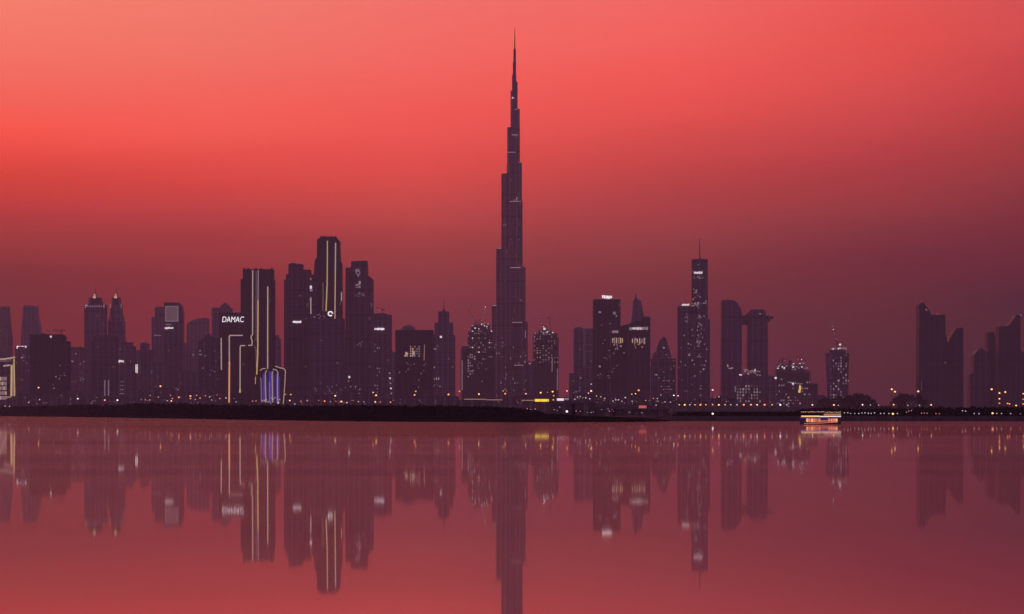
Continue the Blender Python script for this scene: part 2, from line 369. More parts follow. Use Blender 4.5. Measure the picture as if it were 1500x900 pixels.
# ------------------------------------------------------------------ building kit
class Bld:
    def __init__(s, name, label, x0, x1, D, cat='skyscraper', group=None):
        s.D = D; s.cx = X((x0+x1)/2, D); s.root = empty(name, (s.cx, D, GZ), label, cat, group); s.polys = []
    def lx(s, px): return X(px, s.D) - s.cx
    def lz(s, py): return Z(py, s.D) - GZ
    def plan(s, x0, x1, kind, dep, off=0.0):
        a, b = s.lx(x0), s.lx(x1); w = b-a
        if kind == 'box': p = [(a,0),(b,0),(b,dep),(a,dep)]
        elif kind == 'rot':
            k = 0.58; t1 = 0.85; fc = (a+k*w, 0); r = (b, (1-k)*w*t1); lft = (a, k*w/t1)
            p = [fc, r, (r[0]+lft[0]-fc[0], r[1]+lft[1]), lft]
        elif kind == 'rotl':
            k = 0.34; fc = (a+k*w, 0); lft = (a, k*w/0.6); r = (b, (1-k)*w*0.6); p = [fc, r, (r[0]+lft[0]-fc[0], r[1]+lft[1]), lft]
        elif kind == 'oct':
            c = w*0.2; p = [(a+c,0),(b-c,0),(b,c),(b,dep-c),(b-c,dep),(a+c,dep),(a,dep-c),(a,c)]
        elif kind == 'round':
            p = [(a+w/2+w/2*math.cos(t), dep/2+dep/2*math.sin(t)) for t in [2*math.pi*i/28 for i in range(28)]]
        p = [(x, y+off) for x, y in p]
        return p
    def fins(s, mb, p, z0, z1, step=7.5, wd=0.8, out=0.7):
        n = len(p)
        for i in range(n):
            A, B = Vector(p[i]), Vector(p[(i+1) % n]); d = B-A; L_ = d.length
            if L_ < 4: continue
            d.normalize(); nn = Vector((d.y, -d.x))
            if nn.y > 0.2: continue
            m = max(2, round(L_/step))
            for j in range(m+1):
                c = A + d*(L_*j/m); c = A + d*min(max(L_*j/m, wd*.6), L_-wd*.6)
                q = [c-d*wd/2-nn*.2, c+d*wd/2-nn*.2, c+d*wd/2+nn*out, c-d*wd/2+nn*out]
                mb.prism([(t.x,t.y) for t in q][::-1], z0+.1, z1-0.4)
    def tier(s, x0, x1, yt, kind='rot', dep=None, mat='dark', name='shaft', yb=None, top=None, off=0.0, fins=True, ytr=None, roof=True):
        i_ = len(s.polys); x0 += 0.04*i_; x1 -= 0.04*i_; off += 0.37*i_
        w = s.lx(x1)-s.lx(x0); dep = dep or max(18, min(w*0.9, 50)); p = s.plan(x0, x1, kind, dep, off)
        z0 = 0 if yb is None else s.lz(yb); z1 = s.lz(yt); mb = MB()
        tp = None
        if top:
            a = (s.lx(x0)+s.lx(x1))/2; ta, tb = s.lx(top[0]), s.lx(top[1]); cy = sum(y for _, y in p)/len(p); sx = (tb-ta)/w
            tp = [(ta+(x-s.lx(x0))*sx, cy+(y-cy)*(0.5+0.5*sx)) for x, y in p]
        mb.prism(p, z0, z1, tp)
        if fins and not top and kind != 'round' and (z1-z0) > 20: s.fins(mb, p, z0, z1)
        if roof and not top and w > 12:                    # parapet rim and rooftop plant
            cx = sum(x for x, _ in p)/len(p); cy = sum(y for _, y in p)/len(p)
            for k in range(3):
                ux = random.uniform(-.25,.25)*w; uy = random.uniform(-.15,.15)*dep; a_ = random.uniform(1.5,4)
                mb.box(cx+ux-a_, cx+ux+a_, cy+uy-2, cy+uy+2, z1+0.002*k, z1+random.uniform(.8,2.2))
        s.polys.append((p, z0, z1))
        return mb.build(name, FG[mat] if mat in FG else mat, s.root)
    def prof(s, pts, dep=30, mat='dark', name='shaft', off=0.0):
        q = [(s.lx(a), s.lz(b) if b < 604 else 0) for a, b in pts]
        mb = MB(); mb.profile(q, off, off+dep)
        xs = [a for a, _ in q]; zs = [b for _, b in q]
        s.polys.append(([(min(xs),off),(max(xs),off),(max(xs),off+dep),(min(xs),off+dep)], min(zs), max(zs)))
        o = mb.build(name, FG[mat] if mat in FG else mat, s.root)
        # slim piers in front of the wall, each cut to the roof above it
        return o
    def fy(s, x, z):
        best = None
        for p, z0, z1 in s.polys:
            if z < z0-1 or z > z1+1: continue
            n = len(p)
            for i in range(n):
                (ax, ay), (bx, by) = p[i], p[(i+1) % n]
                if (ax-x)*(bx-x) <= 0 and abs(ax-bx) > 1e-6:
                    y = ay + (by-ay)*(x-ax)/(bx-ax)
                    if best is None or y < best: best = y
        return 0.0 if best is None else best
    def pos(s, px, py, out=1.0):
        x, z = s.lx(px), s.lz(py); y = s.fy(x, z) - out; D2 = s.D + y
        return (X(px, D2)-s.cx, y, Z(py, D2)-GZ)
    def win(s, px, py, w=1.6, h=1.6, mat='dim', name='window'):
        k = s.D/F; inst(name, pane_mesh(mat), s.root, s.pos(px, py, 0.9), (w*k, 0.7, h*k))
    def wins(s, n, x0, x1, y0, y1, mats=('dim','faint'), w=(1.0,2.0), h=(0.9,1.6), name='window', grid=None):
        for i in range(n):
            px, py = random.uniform(x0,x1), random.uniform(y0,y1)
            if grid: px = x0+round((px-x0)/grid[0])*grid[0]; py = y0+round((py-y0)/grid[1])*grid[1]
            s.win(px, py, random.uniform(*w), random.uniform(*h), random.choice(mats), name)
    def strip(s, pts, mat, r=0.9, name='light_strip', dense=6):
        q = []
        for (a, b), (c, d) in zip(pts[:-1], pts[1:]):
            for i in range(dense): q.append((a+(c-a)*i/dense, b+(d-b)*i/dense))
        q.append(pts[-1])
        ys = min(s.pos(a, b, 1.2)[1] for a, b in q)        # strips run on rails at one distance off the wall
        w = []
        for a, b in q:
            D2 = s.D+ys; w.append((X(a, D2)-s.cx, ys, Z(b, D2)-GZ))
        MB().tube(w, 1.2*r*s.D/6000, 4).build(name, E[mat], s.root)
    def sign(s, x0, x1, y0, y1, mat='sign', text=None, bars=None, shear=0.0, name='sign'):
        a, b = s.pos(x0, y1, 1.6), s.pos(x1, y1, 1.6); yy = min(a[1], b[1]); D2 = s.D+yy
        xa, xb = X(x0, D2)-s.cx, X(x1, D2)-s.cx; za, zb = Z(y1, D2)-GZ, Z(y0, D2)-GZ
        if text:
            cu = bpy.data.curves.new('text', 'FONT'); cu.body = text; cu.extrude = 0.05; cu.offset = 0.0; cu.shear = shear
            to = bpy.data.objects.new('text', cu); C.objects.link(to); bpy.context.view_layer.update()
            dg = bpy.context.evaluated_depsgraph_get(); me = bpy.data.meshes.new_from_object(to.evaluated_get(dg)); bpy.data.objects.remove(to)
            co = np.empty(len(me.vertices)*3); me.vertices.foreach_get('co', co); co = co.reshape(-1,3)
            mn, mx = co.min(0), co.max(0); u = (co-mn)/(mx-mn)
            w = np.stack([xa+u[:,0]*(xb-xa), yy-u[:,2]*0.8, za+u[:,1]*(zb-za)], 1)
            me.vertices.foreach_set('co', w.ravel()); me.update(); me.materials.clear(); me.materials.append(E[mat])
            o = bpy.data.objects.new(name, me); C.objects.link(o); o.parent = s.root
            return
        mb = MB(); n = bars or max(3, round((x1-x0)/1.8)); w = (xb-xa)/n; rr = random.Random(int(x0*7+y0))
        for i in range(n):
            h0 = za+(zb-za)*rr.uniform(0,.25); h1 = zb-(zb-za)*rr.uniform(0,.25)
            mb.box(xa+w*i, xa+w*(i+rr.uniform(.62,.9)), yy-.8, yy, h0, h1)
        mb.box(xa, xb, yy-.5, yy+.1, (za+zb)/2-.4, (za+zb)/2+.4)
        mb.build(name, E[mat], s.root)
    def spire(s, px, y0, y1, r0, r1=0.2, name='spire', mat=None, yoff=None):
        x = s.lx(px); y = 10 if yoff is None else yoff
        MB().tube([(x,y,s.lz(y0)), (x,y,s.lz((y0+y1)/2)), (x,y,s.lz(y1))], r0, 8, r1).build(name, mat or dark, s.root)

def crane(label, px, py, D, mast_px, jib, cjib, lights=(), lmat='dim', red=None, cat='crane'):
    """tower crane: base at px,py; jib / counter jib given as px offsets (dx,dy) from the slewing point"""
    bx, bz = X(px, D), Z(py, D); k = D/F
    r = empty('tower_crane', (bx, D, bz), label, cat)
    h = mast_px*k; w = 0.9
    mb = MB()
    for sx in (-1,1):
        for sy in (-1,1): mb.tube([(sx*w,sy*w,-4),(sx*w,sy*w,h)], 0.22, 4)
    z = -4; sg = 1
    while z < h-2: mb.tube([(-w*sg,-w,z),(w*sg,-w,z+2.5)], .14, 4); mb.tube([(-w*sg,w,z),(w*sg,w,z+2.5)], .14, 4); z += 2.5; sg = -sg
    mb.build('mast', dark, r)
    def arm(name, dx, dy):
        a = Vector((0,0,h)); b = Vector((dx*k,0,h+dy*k)); m = MB(); up_ = Vector((0,0,1.5)); dd = b-a
        m.tube([a,b], .3, 4); m.tube([a+up_,b+up_*.3], .25, 4); nn = max(3, int(dd.length/3))
        for i in range(nn): m.tube([a+dd*i/nn, a+up_*(1-.7*(i+.5)/nn)+dd*(i+.5)/nn], .16, 4); m.tube([a+up_*(1-.7*(i+.5)/nn)+dd*(i+.5)/nn, a+dd*(i+1)/nn], .16, 4)
        m.build(name, dark, r); return a, b
    a, b = arm('jib', *jib); arm('counter_jib', *cjib)
    MB().box(cjib[0]*k-1.2, cjib[0]*k+1.2, -1, 1, h+cjib[1]*k-2.2, h+cjib[1]*k-.3).build('counterweight', conc, r)
    MB().box(-1.2,1.2,-1.6,1.2,h-2.4,h-.2).build('cab', dark, r)
    MB().tube([(0,0,h),(0.3,0,h+5)], .3, 4).tube([(0.3,0,h+5), b+Vector((0,0,.6))], .09, 4).tube([(0.3,0,h+5), (cjib[0]*k,0,h+cjib[1]*k)], .09, 4).build('apex', dark, r)
    for (dx, dy, m_) in lights:
        inst('light', pane_mesh(m_), r, (dx*k, -2.2, h+dy*k), (1.3*k, 1, 1.3*k))
    return r


# ================================================================== THE CITY, left to right
FAR = 'towers far behind the left shore'
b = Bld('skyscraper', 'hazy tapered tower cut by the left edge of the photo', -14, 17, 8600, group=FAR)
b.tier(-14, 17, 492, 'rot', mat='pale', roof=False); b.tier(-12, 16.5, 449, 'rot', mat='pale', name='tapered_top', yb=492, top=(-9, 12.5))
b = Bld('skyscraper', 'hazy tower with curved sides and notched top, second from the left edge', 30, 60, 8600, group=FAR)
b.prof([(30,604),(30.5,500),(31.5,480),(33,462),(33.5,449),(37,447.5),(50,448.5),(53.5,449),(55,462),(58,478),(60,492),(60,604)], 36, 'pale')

b = Bld('office_building', 'slim hazy building with a white lit roof sign, behind the gold framed building', 20, 45, 6600, 'office building')
b.tier(20, 45, 508, 'rotl', mat='mid'); b.sign(24.5, 39, 506.5, 511, 'sign'); b.wins(8, 27, 42, 519, 534, ('faint',)); b.win(32, 524, 2.4, 2, 'dim')

b = Bld('lit_frame_building', 'low building outlined with gold light frames at the left edge', -30, 25, 5300, 'low building')
b.tier(-30, 25, 526, 'box', 40, 'low', fins=False)
b.strip([(-28,527),(6,526.3),(14,525),(22,523.6)], 'cream', 1.6); b.strip([(-28,529.8),(13,529)], 'mauve', .7)
b.strip([(5,536.5),(15,535)], 'cream', 1.5); b.strip([(20.5,526),(21.5,581)], 'gold', 1.1); b.strip([(17,535),(16.4,581)], 'gold', 1.7); b.strip([(19.2,534),(19,580)], 'mauve', 1.2)
for i, x in enumerate((0.8, 3.4, 6.0, 8.6)):
    for y in range(553, 582, 7): b.win(x, y+2, 2.1, 5.2, ('warmdim','cream','mauve','mauve')[(i+y) % 4])
b.sign(9, 16, 580.5, 583.5, 'dim', name='canopy_light')

b = Bld('unfinished_tower', 'wide dark block with a crane on its flat roof, left part of the skyline', 44, 100, 5900, 'building')
b.tier(44, 90, 490, 'box', 45, 'black'); b.tier(86, 99.5, 500, 'box', 30, 'black', name='side_wing', off=4); b.tier(88, 95, 493, 'box', 20, 'black', name='plant_room', yb=500, off=5)
b.win(74.5, 493.5, 2.6, 2.6, 'white'); b.wins(7, 74, 97, 545, 572, ('faint',)); b.win(82, 552, 1.8, 1.6, 'dim'); b.win(79, 569, 2.4, 1.6, 'faint')
crane('dark crane with flat jib on the wide dark block roof', 90, 490, 5905, 5, (-23, 0.0), (4.5, 1.5), ((-15,.6,'dim'),))

b = Bld('office_building', 'dim far block with three white roof lights beside the crane block', 96, 124, 6900, 'office building')
b.tier(96, 124, 509, 'rot', mat='mid'); b.win(100.5, 518.8, 3, 3, 'white', 'roof_light'); b.win(111.5, 518.5, 2.2, 2, 'dim', 'roof_light'); b.win(106, 529.5, 2.8, 1.6, 'dim', 'roof_light')
b.wins(10, 117, 124, 526, 560, ('faint',)); b.win(122, 530, 3, 1.3, 'dim'); b.win(121.5, 556, 3, 1.3, 'dim')

TW = 'twin towers with gold crowns'
def domed(px0, px1, D, label, kind):
    b = Bld('domed_tower', label, px0, px1, D, group=TW); c = (px0+px1)/2
    if kind == 0:
        b.tier(px0, px1, 448.5, 'oct', mat='mid', roof=False); b.tier(px0+1.4, px1+.8, 446.2, 'oct', mat='pale', name='cornice', yb=451, roof=False, fins=False)
        w1, w2 = 10.6, 9.4
    else:
        b.tier(px0+.4, px1-.2, 470, 'oct', mat='mid', roof=False); b.tier(px0+.6, px1-.4, 456, 'oct', mat='mid', name='upper_shaft', yb=470, top=(px0+3.4, px1-3.4))
        b.tier(px0+3.2, px1-3.2, 446.6, 'oct', mat='pale', name='cornice', yb=456, roof=False, fins=False); w1, w2 = 7.0, 6.6
    lo, hi = (px0+1.6, px1-1.2) if kind == 0 else (px0+3.6, px1-3.6)
    for yy in ((447.4, 450.6) if kind == 0 else (447.2, 450.2)):
        b.strip([(lo, yy), (hi, yy)], 'cream', .95, 'light_band', 1)
    if kind == 0:
        for i in range(9): b.win(lo+1+(hi-lo-2)*i/8, 449, 1.4, 2.2, 'mauve')
    b.tier(c-w1, c+w1, 441, 'oct', mat='black', name='crown', yb=447, fins=False, roof=False); b.tier(c-w2, c+w2, 436.3, 'oct', mat='black', name='crown', yb=441, fins=False, roof=False)
    for yy in (444.4, 441): b.strip([(c-w1+1, yy), (c+w1-1, yy)], 'mauve', .45, 'light_band', 1)
    k = D/F; mb = MB(); mb.ball((0, 16, b.lz(436)), 3.2*k, 3.2*k, 6.0*k, 14, 8); d = mb.build('dome', plain('gilt dome', (0.45,0.28,0.18), .4), b.root)
    b.win(c, 432.8, 2.4, 4, 'cream', 'dome_light'); b.win(c-.2, 435.8, 4.2, 2.6, 'warm', 'dome_light')
    b.spire(c, 430, 419, 0.9, .3, yoff=16); b.win(c, 421, .9, .9, 'dim', 'beacon')
domed(123, 154, 7300, 'taller rectangular twin tower with gold banded crown and small dome', 0)
domed(157.5, 181.5, 7350, 'slimmer bulging twin tower with gold banded crown and small dome', 1)

b = Bld('office_building', 'dark plain block in front of the domed twin towers', 132, 169, 6100, 'office building')
b.tier(138.5, 169, 492, 'box', 40, 'dark'); b.tier(132, 140, 500, 'box', 30, 'dark', name='side_wing', off=3)
for i in range(2):
    b.strip([(153.5+i*5.5, 557), (153.5+i*5.5, 580)], 'faint', 1.2, 'light_strip', 1)
b = Bld('office_building', 'block with a short white sign below the slimmer domed tower', 168, 196, 6400, 'office building')
b.tier(168, 195.5, 507, 'box', 36, 'mid'); b.tier(170, 194, 501.5, 'rot', mat='mid', name='setback', yb=507, off=2); b.sign(172, 181.5, 527.5, 531.5, 'white')
for i in range(4):
    for j in range(4): b.win((165.8, 170, 176, 179)[i]+1, 559.5+j*5.8, 1.5, 1.3, 'dim' if (i, j) in ((2,2),(3,2),(3,3),(2,3)) else 'faint')
b = Bld('office_building', 'block with a tall upright white sign near its left corner', 197, 225, 6300, 'office building')
b.tier(197, 225, 513, 'rotl', mat='mid'); b.tier(204.5, 217, 503, 'box', 18, 'mid', name='plant_room', yb=513, off=8)
b.sign(198.4, 202, 530.5, 547.5, 'white', bars=2)

b = Bld('skyscraper', 'tower with a pale framed lit screen panel near its top', 240, 267, 6500)
b.prof([(240,604),(240,443.5),(258,443),(263,444),(265.6,449),(267,458),(267,604)], 40, 'dark', off=.5)
pn = plain('screen panel', (0.30,0.20,0.22)); 
for (a0,a1,c0,c1) in ((241.8,261,448.5,449.6),(241.8,261,470,471.4),(241.8,243,449,471),(260,261.2,449,471)):
    x0_, y_, z0_ = b.pos(a0, c1, 1.0); x1_, _, z1_ = b.pos(a1, c0, 1.0); MB().box(x0_, x1_, y_, y_+1, z0_, z1_).build('panel_frame', E['faint'], b.root)
x0_, y_, z0_ = b.pos(243, 470, .6); x1_, _, z1_ = b.pos(260, 449.6, .6); MB().box(x0_, x1_, y_, y_+.8, z0_, z1_).build('panel', emis('dim screen light', (0.55,0.3,0.33), 0.16), b.root)
b.sign(241.5, 254, 479, 482.6, 'white'); b.sign(242, 251, 474.5, 476.5, 'faint')
b = Bld('skyscraper', 'hazy tower standing behind the left of the screen panel tower', 222.5, 242, 7600)
b.tier(222.5, 242, 465, 'box', 34, 'mid'); b.tier(227, 242, 450, 'box', 28, 'mid', name='setback', yb=465, off=2); b.sign(225, 236, 490.5, 492.3, 'faint')
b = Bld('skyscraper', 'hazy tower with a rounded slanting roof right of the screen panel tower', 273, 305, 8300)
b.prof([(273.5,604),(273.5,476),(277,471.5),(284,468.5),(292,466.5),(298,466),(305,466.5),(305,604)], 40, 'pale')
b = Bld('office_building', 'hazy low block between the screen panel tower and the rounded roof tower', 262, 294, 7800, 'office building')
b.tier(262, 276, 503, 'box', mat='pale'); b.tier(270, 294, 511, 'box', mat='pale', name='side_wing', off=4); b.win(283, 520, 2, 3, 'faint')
b = Bld('skyscraper', 'far tower with a domed turret behind the big lettered sign', 309, 340, 7500)
b.tier(310.5, 338.5, 451, 'box', 36, 'mid', roof=False); b.tier(321.5, 336, 447, 'round', 24, 'mid', name='turret', yb=451, roof=False, fins=False)
b.spire(329, 447, 444, 8, 3, 'dome', dark, 12)
b = Bld('office_building', 'dark gabled block with a faint round sign, left of the lettered sign', 288, 325, 5900, 'office building')
b.prof([(289.5,604),(289.5,502),(297,496),(299,495),(304.5,488.5),(307,489),(309,492),(313,494),(325,497),(325,604)], 36, 'dark')
b.win(293, 514, 1.6, 2, 'dim'); b.sign(291.5, 296.5, 518.5, 521, 'faint'); b.wins(8, 296, 322, 500, 575, ('faint',))

SL = 'dark towers edged with glowing strips'
b = Bld('skyscraper', 'dark tower carrying the big white lettered sign on its upper wall', 321, 360, 5780, group=SL)
b.tier(321.5, 360, 458, 'box', 45, 'black')
b.sign(325.5, 357.5, 464, 472.2, 'sign', text='DAMAC', shear=.15)
b.strip([(324,495.5),(324.3,542)], 'cream', 1.1); b.strip([(355.5,491.6),(337,491.6),(335.8,493),(336,530)], 'cream', 1.15); b.strip([(336,530),(335.6,590)], 'orange', 1.6)
b.strip([(359,506.5),(353,506.5),(351.8,509),(351.6,570)], 'cream', 1.15); b.strip([(351.6,570),(351.2,588)], 'gold', 1.7)
b = Bld('skyscraper', 'tall dark slab with three bright vertical light strips down its face', 352, 400, 5850, group=SL)
b.tier(353, 400, 409, 'box', 48, 'black', roof=False); b.tier(355.5, 399.5, 394.5, 'box', 44, 'black', name='upper_slab', yb=409, off=.6, roof=False)
for a in (356, 362, 373, 381, 396): b.tier(a, a+3, 392.6, 'box', 6, 'black', name='roof_fin', yb=394.5, off=2, fins=False, roof=False)
b.strip([(370.2,396),(370,490),(367.5,494),(369.5,500),(369,506),(361,506.5)], 'cream', 1.15)
b.strip([(378.3,396),(378,440)], 'mauve', 1.2); b.strip([(378,440),(377.5,520),(376,549)], 'gold', 1.3); b.strip([(372.5,507),(375,512),(375.6,540)], 'mauve', .5); b.strip([(374.4,552),(374,563)], 'gold', .7)
b.strip([(392.2,420),(392,545)], 'cream', 1.25); b.strip([(392,545),(390.5,548)], 'cream', 1.2)
b.strip([(375.2,397),(375,500)], 'faint', .5)
b = Bld('office_building', 'small rounded top tower right of the slab with three light strips', 399, 412, 6900, 'office building')
b.tier(400, 411.5, 497, 'rot', mat='mid'); b.tier(401, 408.5, 491.5, 'round', 14, 'mid', name='turret', yb=497, fins=False, roof=False)

b = Bld('arched_pavilion', 'low building of blue lit bays with gold outlined arches on the shore', 378, 421, 5100, 'pavilion')
mb = MB(); b.prof([(379,604),(380,548),(384,543),(392,540.5),(404,539.5),(412,540.5),(419,545),(420,604)], 30, 'black')
for (a0, a1, c0) in ((384.5,389,548),(393.5,398.5,544),(404,408,548)):
    x0_, y_, z0_ = b.pos(a0, 590, .5); x1_, _, z1_ = b.pos(a1, c0, .5); MB().box(x0_, x1_, y_, y_+.6, z0_, z1_).build('blue_bay', E['blue'], b.root)
for (a0, a1, c0) in ((389.3,391.5,552),(399,402,549),(408.2,410,552)):
    x0_, y_, z0_ = b.pos(a0, 590, .4); x1_, _, z1_ = b.pos(a1, c0, .4); MB().box(x0_, x1_, y_, y_+.5, z0_, z1_).build('blue_bay', E['bluedim'], b.root)
for pts, m_ in (([(381,543),(384,540.5),(389,540)],'cream'), ([(383,590),(382.5,560),(381.5,553)],'mauve'), ([(389.5,590),(388.5,560),(389,545),(391,542.5)],'cream'), ([(399.5,590),(398.6,550),(399.5,544)],'cream'),
    ([(399.5,541),(404,542),(407,545),(406.4,560),(406.8,592)],'cream'), ([(403,536.5),(410,539),(416.5,540.5),(418,544),(417.4,560),(415,592)],'cream'), ([(395,589),(394.6,560)],'mauve')):
    b.strip(pts, m_, .85, 'arch')
b.wins(10, 384, 410, 582, 591, ('dim','white','cream'), (1.4,2.4), (1.4,2.2), 'lamp')

b = Bld('skyscraper', 'stepped dark tower with a small white sign mid height', 416, 454, 6050, group='stepped towers left of centre')
b.tier(416.5, 445, 410, 'box', 42, 'dark', roof=False); b.tier(423, 442.5, 387, 'box', 34, 'dark', name='top_block', yb=410, roof=False); b.tier(424.5, 434, 385.6, 'box', 12, 'dark', name='plant_room', yb=387, off=4, roof=False)
b.tier(418.5, 424, 402, 'box', 20, 'dark', name='setback', yb=410, roof=False, off=2)
b.tier(442, 454, 395, 'box', 36, 'dark', name='side_wing', off=3, roof=False)
b.sign(429, 441.5, 470, 474, 'sign'); b.win(434.5, 447.5, 3.6, 1.8, 'bluedim')
b.wins(6, 458, 464, 510, 535, ('faint',))
b = Bld('skyscraper', 'tallest left tower with sloped shoulders, gold strips and a round white logo', 458, 501, 5950, group='stepped towers left of centre')
b.prof([(459,604),(460,395),(461,382),(464,377),(464.4,352),(466,349.5),(468.5,349),(469,346.5),(482,346.6),(493,347.5),(494,351),(497,352.5),(498,382),(500,386),(500.5,604)], 46, 'black')
for a in (470, 474, 485, 490): b.tier(a, a+2.2, 345.4, 'box', 6, 'black', name='roof_fin', yb=348, off=8, fins=False, roof=False)
b.strip([(479.6,353),(479.2,420)], 'gold', 1.0); b.strip([(479,420),(477.6,456)], 'gold', 1.2); b.strip([(491.6,356),(491.2,400)], 'cream', 1.2); b.strip([(491.2,400),(490.6,468)], 'gold', 1.0)
b.strip([(500.3,428),(500.2,441)], 'cream', 1.0, dense=1); b.strip([(473.2,415),(473,456)], 'faint', .6)
k = b.D/F; px_, py_ = 484, 459.8; c_ = b.pos(px_, py_, 1.8); mb = MB()
mb.tube([(c_[0]+3.1*k*math.cos(t_), c_[1], c_[2]+3.1*k*math.sin(t_)) for t_ in [2*math.pi*i/16 for i in range(15)]], 1.0*k, 6); mb.build('round_logo', E['sign'], b.root)
b.wins(10, 464, 482, 460, 470, ('faint',))
b = Bld('skyscraper', 'dark block in front of the tall logo tower with lights on its left edge', 452, 503, 5600, group='stepped towers left of centre')
b.tier(453, 503, 467, 'box', 40, 'dark'); b.tier(453.2, 461, 402, 'box', 20, 'dark', name='slim_wing', yb=467, off=8, roof=False)
b.win(455.2, 409, 2, 2.6, 'warmdim'); b.win(455.4, 421, 3, 4.5, 'white'); b.win(455.8, 425.6, 4, 2.6, 'dim'); b.win(455.2, 438, 2.8, 4, 'dim'); b.strip([(455.2,439),(455.4,460)], 'cream', 1.1); b.win(460.5, 464.6, 3.4, 1.4, 'faint')
b.wins(12, 456, 500, 560, 585, ('faint',))
b = Bld('skyscraper', 'stepped tower with upright white letters near its top', 505, 547, 6050, group='stepped towers left of centre')
b.prof([(505,604),(506.2,392.5),(514,392),(514.5,383),(537.5,382),(538.5,404.5),(541,405),(546,409),(547,604)], 44, 'dark')
for ch, y0_ in (('R', 394.5), ('Y', 400.5), ('J', 411.8), ('S', 416.8)): b.sign(521, 528.5, y0_, y0_+5.2, 'dim', text=ch)
b.wins(9, 516, 536, 428, 434, ('faint',)); b.wins(5, 524, 534, 500, 508, ('faint',)); b.wins(14, 505, 530, 566, 576, ('faint','dim'))
b.win(511.6, 552.6, 2.6, 3, 'white', 'floodlight'); b.win(510.5, 558.6, 2.2, 2, 'faint'); b.win(503.5, 514.5, 2.4, 1.5, 'dim')
b = Bld('skyscraper', 'tower with a wide white lit sign right of the lettered stepped tower', 546, 573, 6300, group='stepped towers left of centre')
b.tier(546.5, 572.5, 461, 'box', 36, 'mid', roof=False); b.tier(548, 566, 459, 'box', 26, 'mid', name='plant_room', yb=461, off=4, roof=False); b.sign(548.6, 563.2, 480.4, 484, 'sign')
b.wins(16, 546, 556, 505, 575, ('faint',), (1,1.8), (1.4,2.4), grid=(3.3, 5))
for i in range(5): b.win(570.8+i*.6, 547+i*7.4, 2.2, 2.2, 'white' if i % 2 else 'dim', 'stair_light')
b = Bld('office_building', 'dim block filling the gap beside the column of five white stair lights', 569, 582, 6600, 'office building')
b.tier(569, 582, 516, 'rot', mat='mid')
crane('small crane on the roof of the tower with the wide white sign', 560, 459, 6310, 5, (-9, 3.2), (3, .6), ((-4,-.6,'dim'),))

b = Bld('hotel', 'broad dark building with a low roof dome and a cluster of warm lit windows', 579, 634, 5700, 'hotel')
b.tier(579.5, 634, 483.6, 'box', 46, 'black', roof=False)
kk = b.D/F; cx_ = b.lx(597.5); nseg = 18
mb = MB(); v_ = []; pr = [(0,11.5),(2.4,10.8),(5,8.6),(6.8,5.4),(7.8,2.2)]
mb.v += [(cx_+r_*kk*math.cos(2*math.pi*i/nseg), 22+r_*kk*math.sin(2*math.pi*i/nseg), b.lz(483.6)+h_*kk) for h_, r_ in pr for i in range(nseg)]
for j in range(len(pr)-1):
    for i in range(nseg): mb.f.append((j*nseg+i, j*nseg+(i+1)%nseg, (j+1)*nseg+(i+1)%nseg, (j+1)*nseg+i))
mb.f.append(tuple(range((len(pr)-1)*nseg, len(pr)*nseg))); mb.build('dome', FG['mid'], b.root)
for i in range(7):
    for j in range(5):
        if random.random() < .78 and not (i < 2 and j < 3): b.win(595.4+i*3.1-(j*.5 if i<2 else 0), 508+j*3.4, random.uniform(1.3,2.2), random.uniform(1.8,2.7), random.choice(('warm','warmdim','cream') if i < 4 else ('warmdim','faint')))
b.win(595, 518.4, 2.8, 5, 'cream'); b.win(606, 518, 3.4, 5, 'cream'); b.strip([(621.8,505),(621.2,528)], 'warmdim', .8, dense=1)
b.wins(12, 584, 632, 530, 570, ('faint',))
b = Bld('skyscraper', 'three stage stepped tower topped by a slim mast, left of the tallest tower', 628, 667, 6100)
b.tier(631, 666, 491, 'box', 40, 'mid', roof=False); b.tier(637, 663, 472.6, 'box', 32, 'mid', name='middle_stage', yb=491, roof=False); b.tier(642.4, 657.4, 456.4, 'box', 22, 'mid', name='top_stage', yb=472.6, roof=False)
b.spire(650, 457, 452, 4, 1.2, 'mast_base'); b.spire(650, 452, 440, .9, .35, 'mast')
b.win(633.5, 493.6, 2.6, 2.4, 'dim', 'roof_light'); b.win(645.8, 493.8, 3, 2.8, 'white', 'roof_light'); b.win(637, 511.5, 5, 1.4, 'dim'); b.win(635.6, 538.5, 2.4, 2.6, 'dim')
for i in range(5): b.win(629+i*3.4, 556-(i>2), 1.6, 3.6 if i > 1 else 2.2, 'faint' if i < 3 else 'dim')
b.wins(14, 620, 646, 552, 568, ('faint','dim'))

# ------------------------------------------------------------------ towers under construction
def frame_tower(b, x0, x1, yt, yb=604, dep=30, off=0.0, name='frame'):
    """open concrete frame: slabs, columns and a core"""
    a, c = b.lx(x0), b.lx(x1); z0, z1 = (0 if yb >= 604 else b.lz(yb)), b.lz(yt); mb = MB(); k = int((z1-z0)/4.0)
    for i in range(k+1): mb.box(a, c, off, off+dep, z0+i*4.0-.35, z0+i*4.0)
    m = max(2, round((c-a)/7.5))
    for i in range(m+1):
        x = a+.6+(c-a-1.2)*i/m
        for y in (off+.5, off+dep-.5): mb.box(x-.45, x+.45, y-.45, y+.45, z0, z0+k*4.0-.4)
    mb.box(a+(c-a)*.035, c-(c-a)*.035, off+3.5, off+dep-4, z0, z1+2.5)
    b.polys.append(([(a,off),(c,off),(c,off+dep),(a,off+dep)], z0, z1))
    return mb.build(name, conc, b.root)
UC = 'unfinished towers dotted with work lights'
b = Bld('construction_tower', 'unfinished stepped tower with white work lights left of the tallest tower', 674, 726, 6400, 'unfinished tower', UC)
frame_tower(b, 674.5, 726, 509, dep=36); frame_tower(b, 684.5, 724, 487, 509, 30, 3); frame_tower(b, 690, 718, 477, 487, 24, 5)
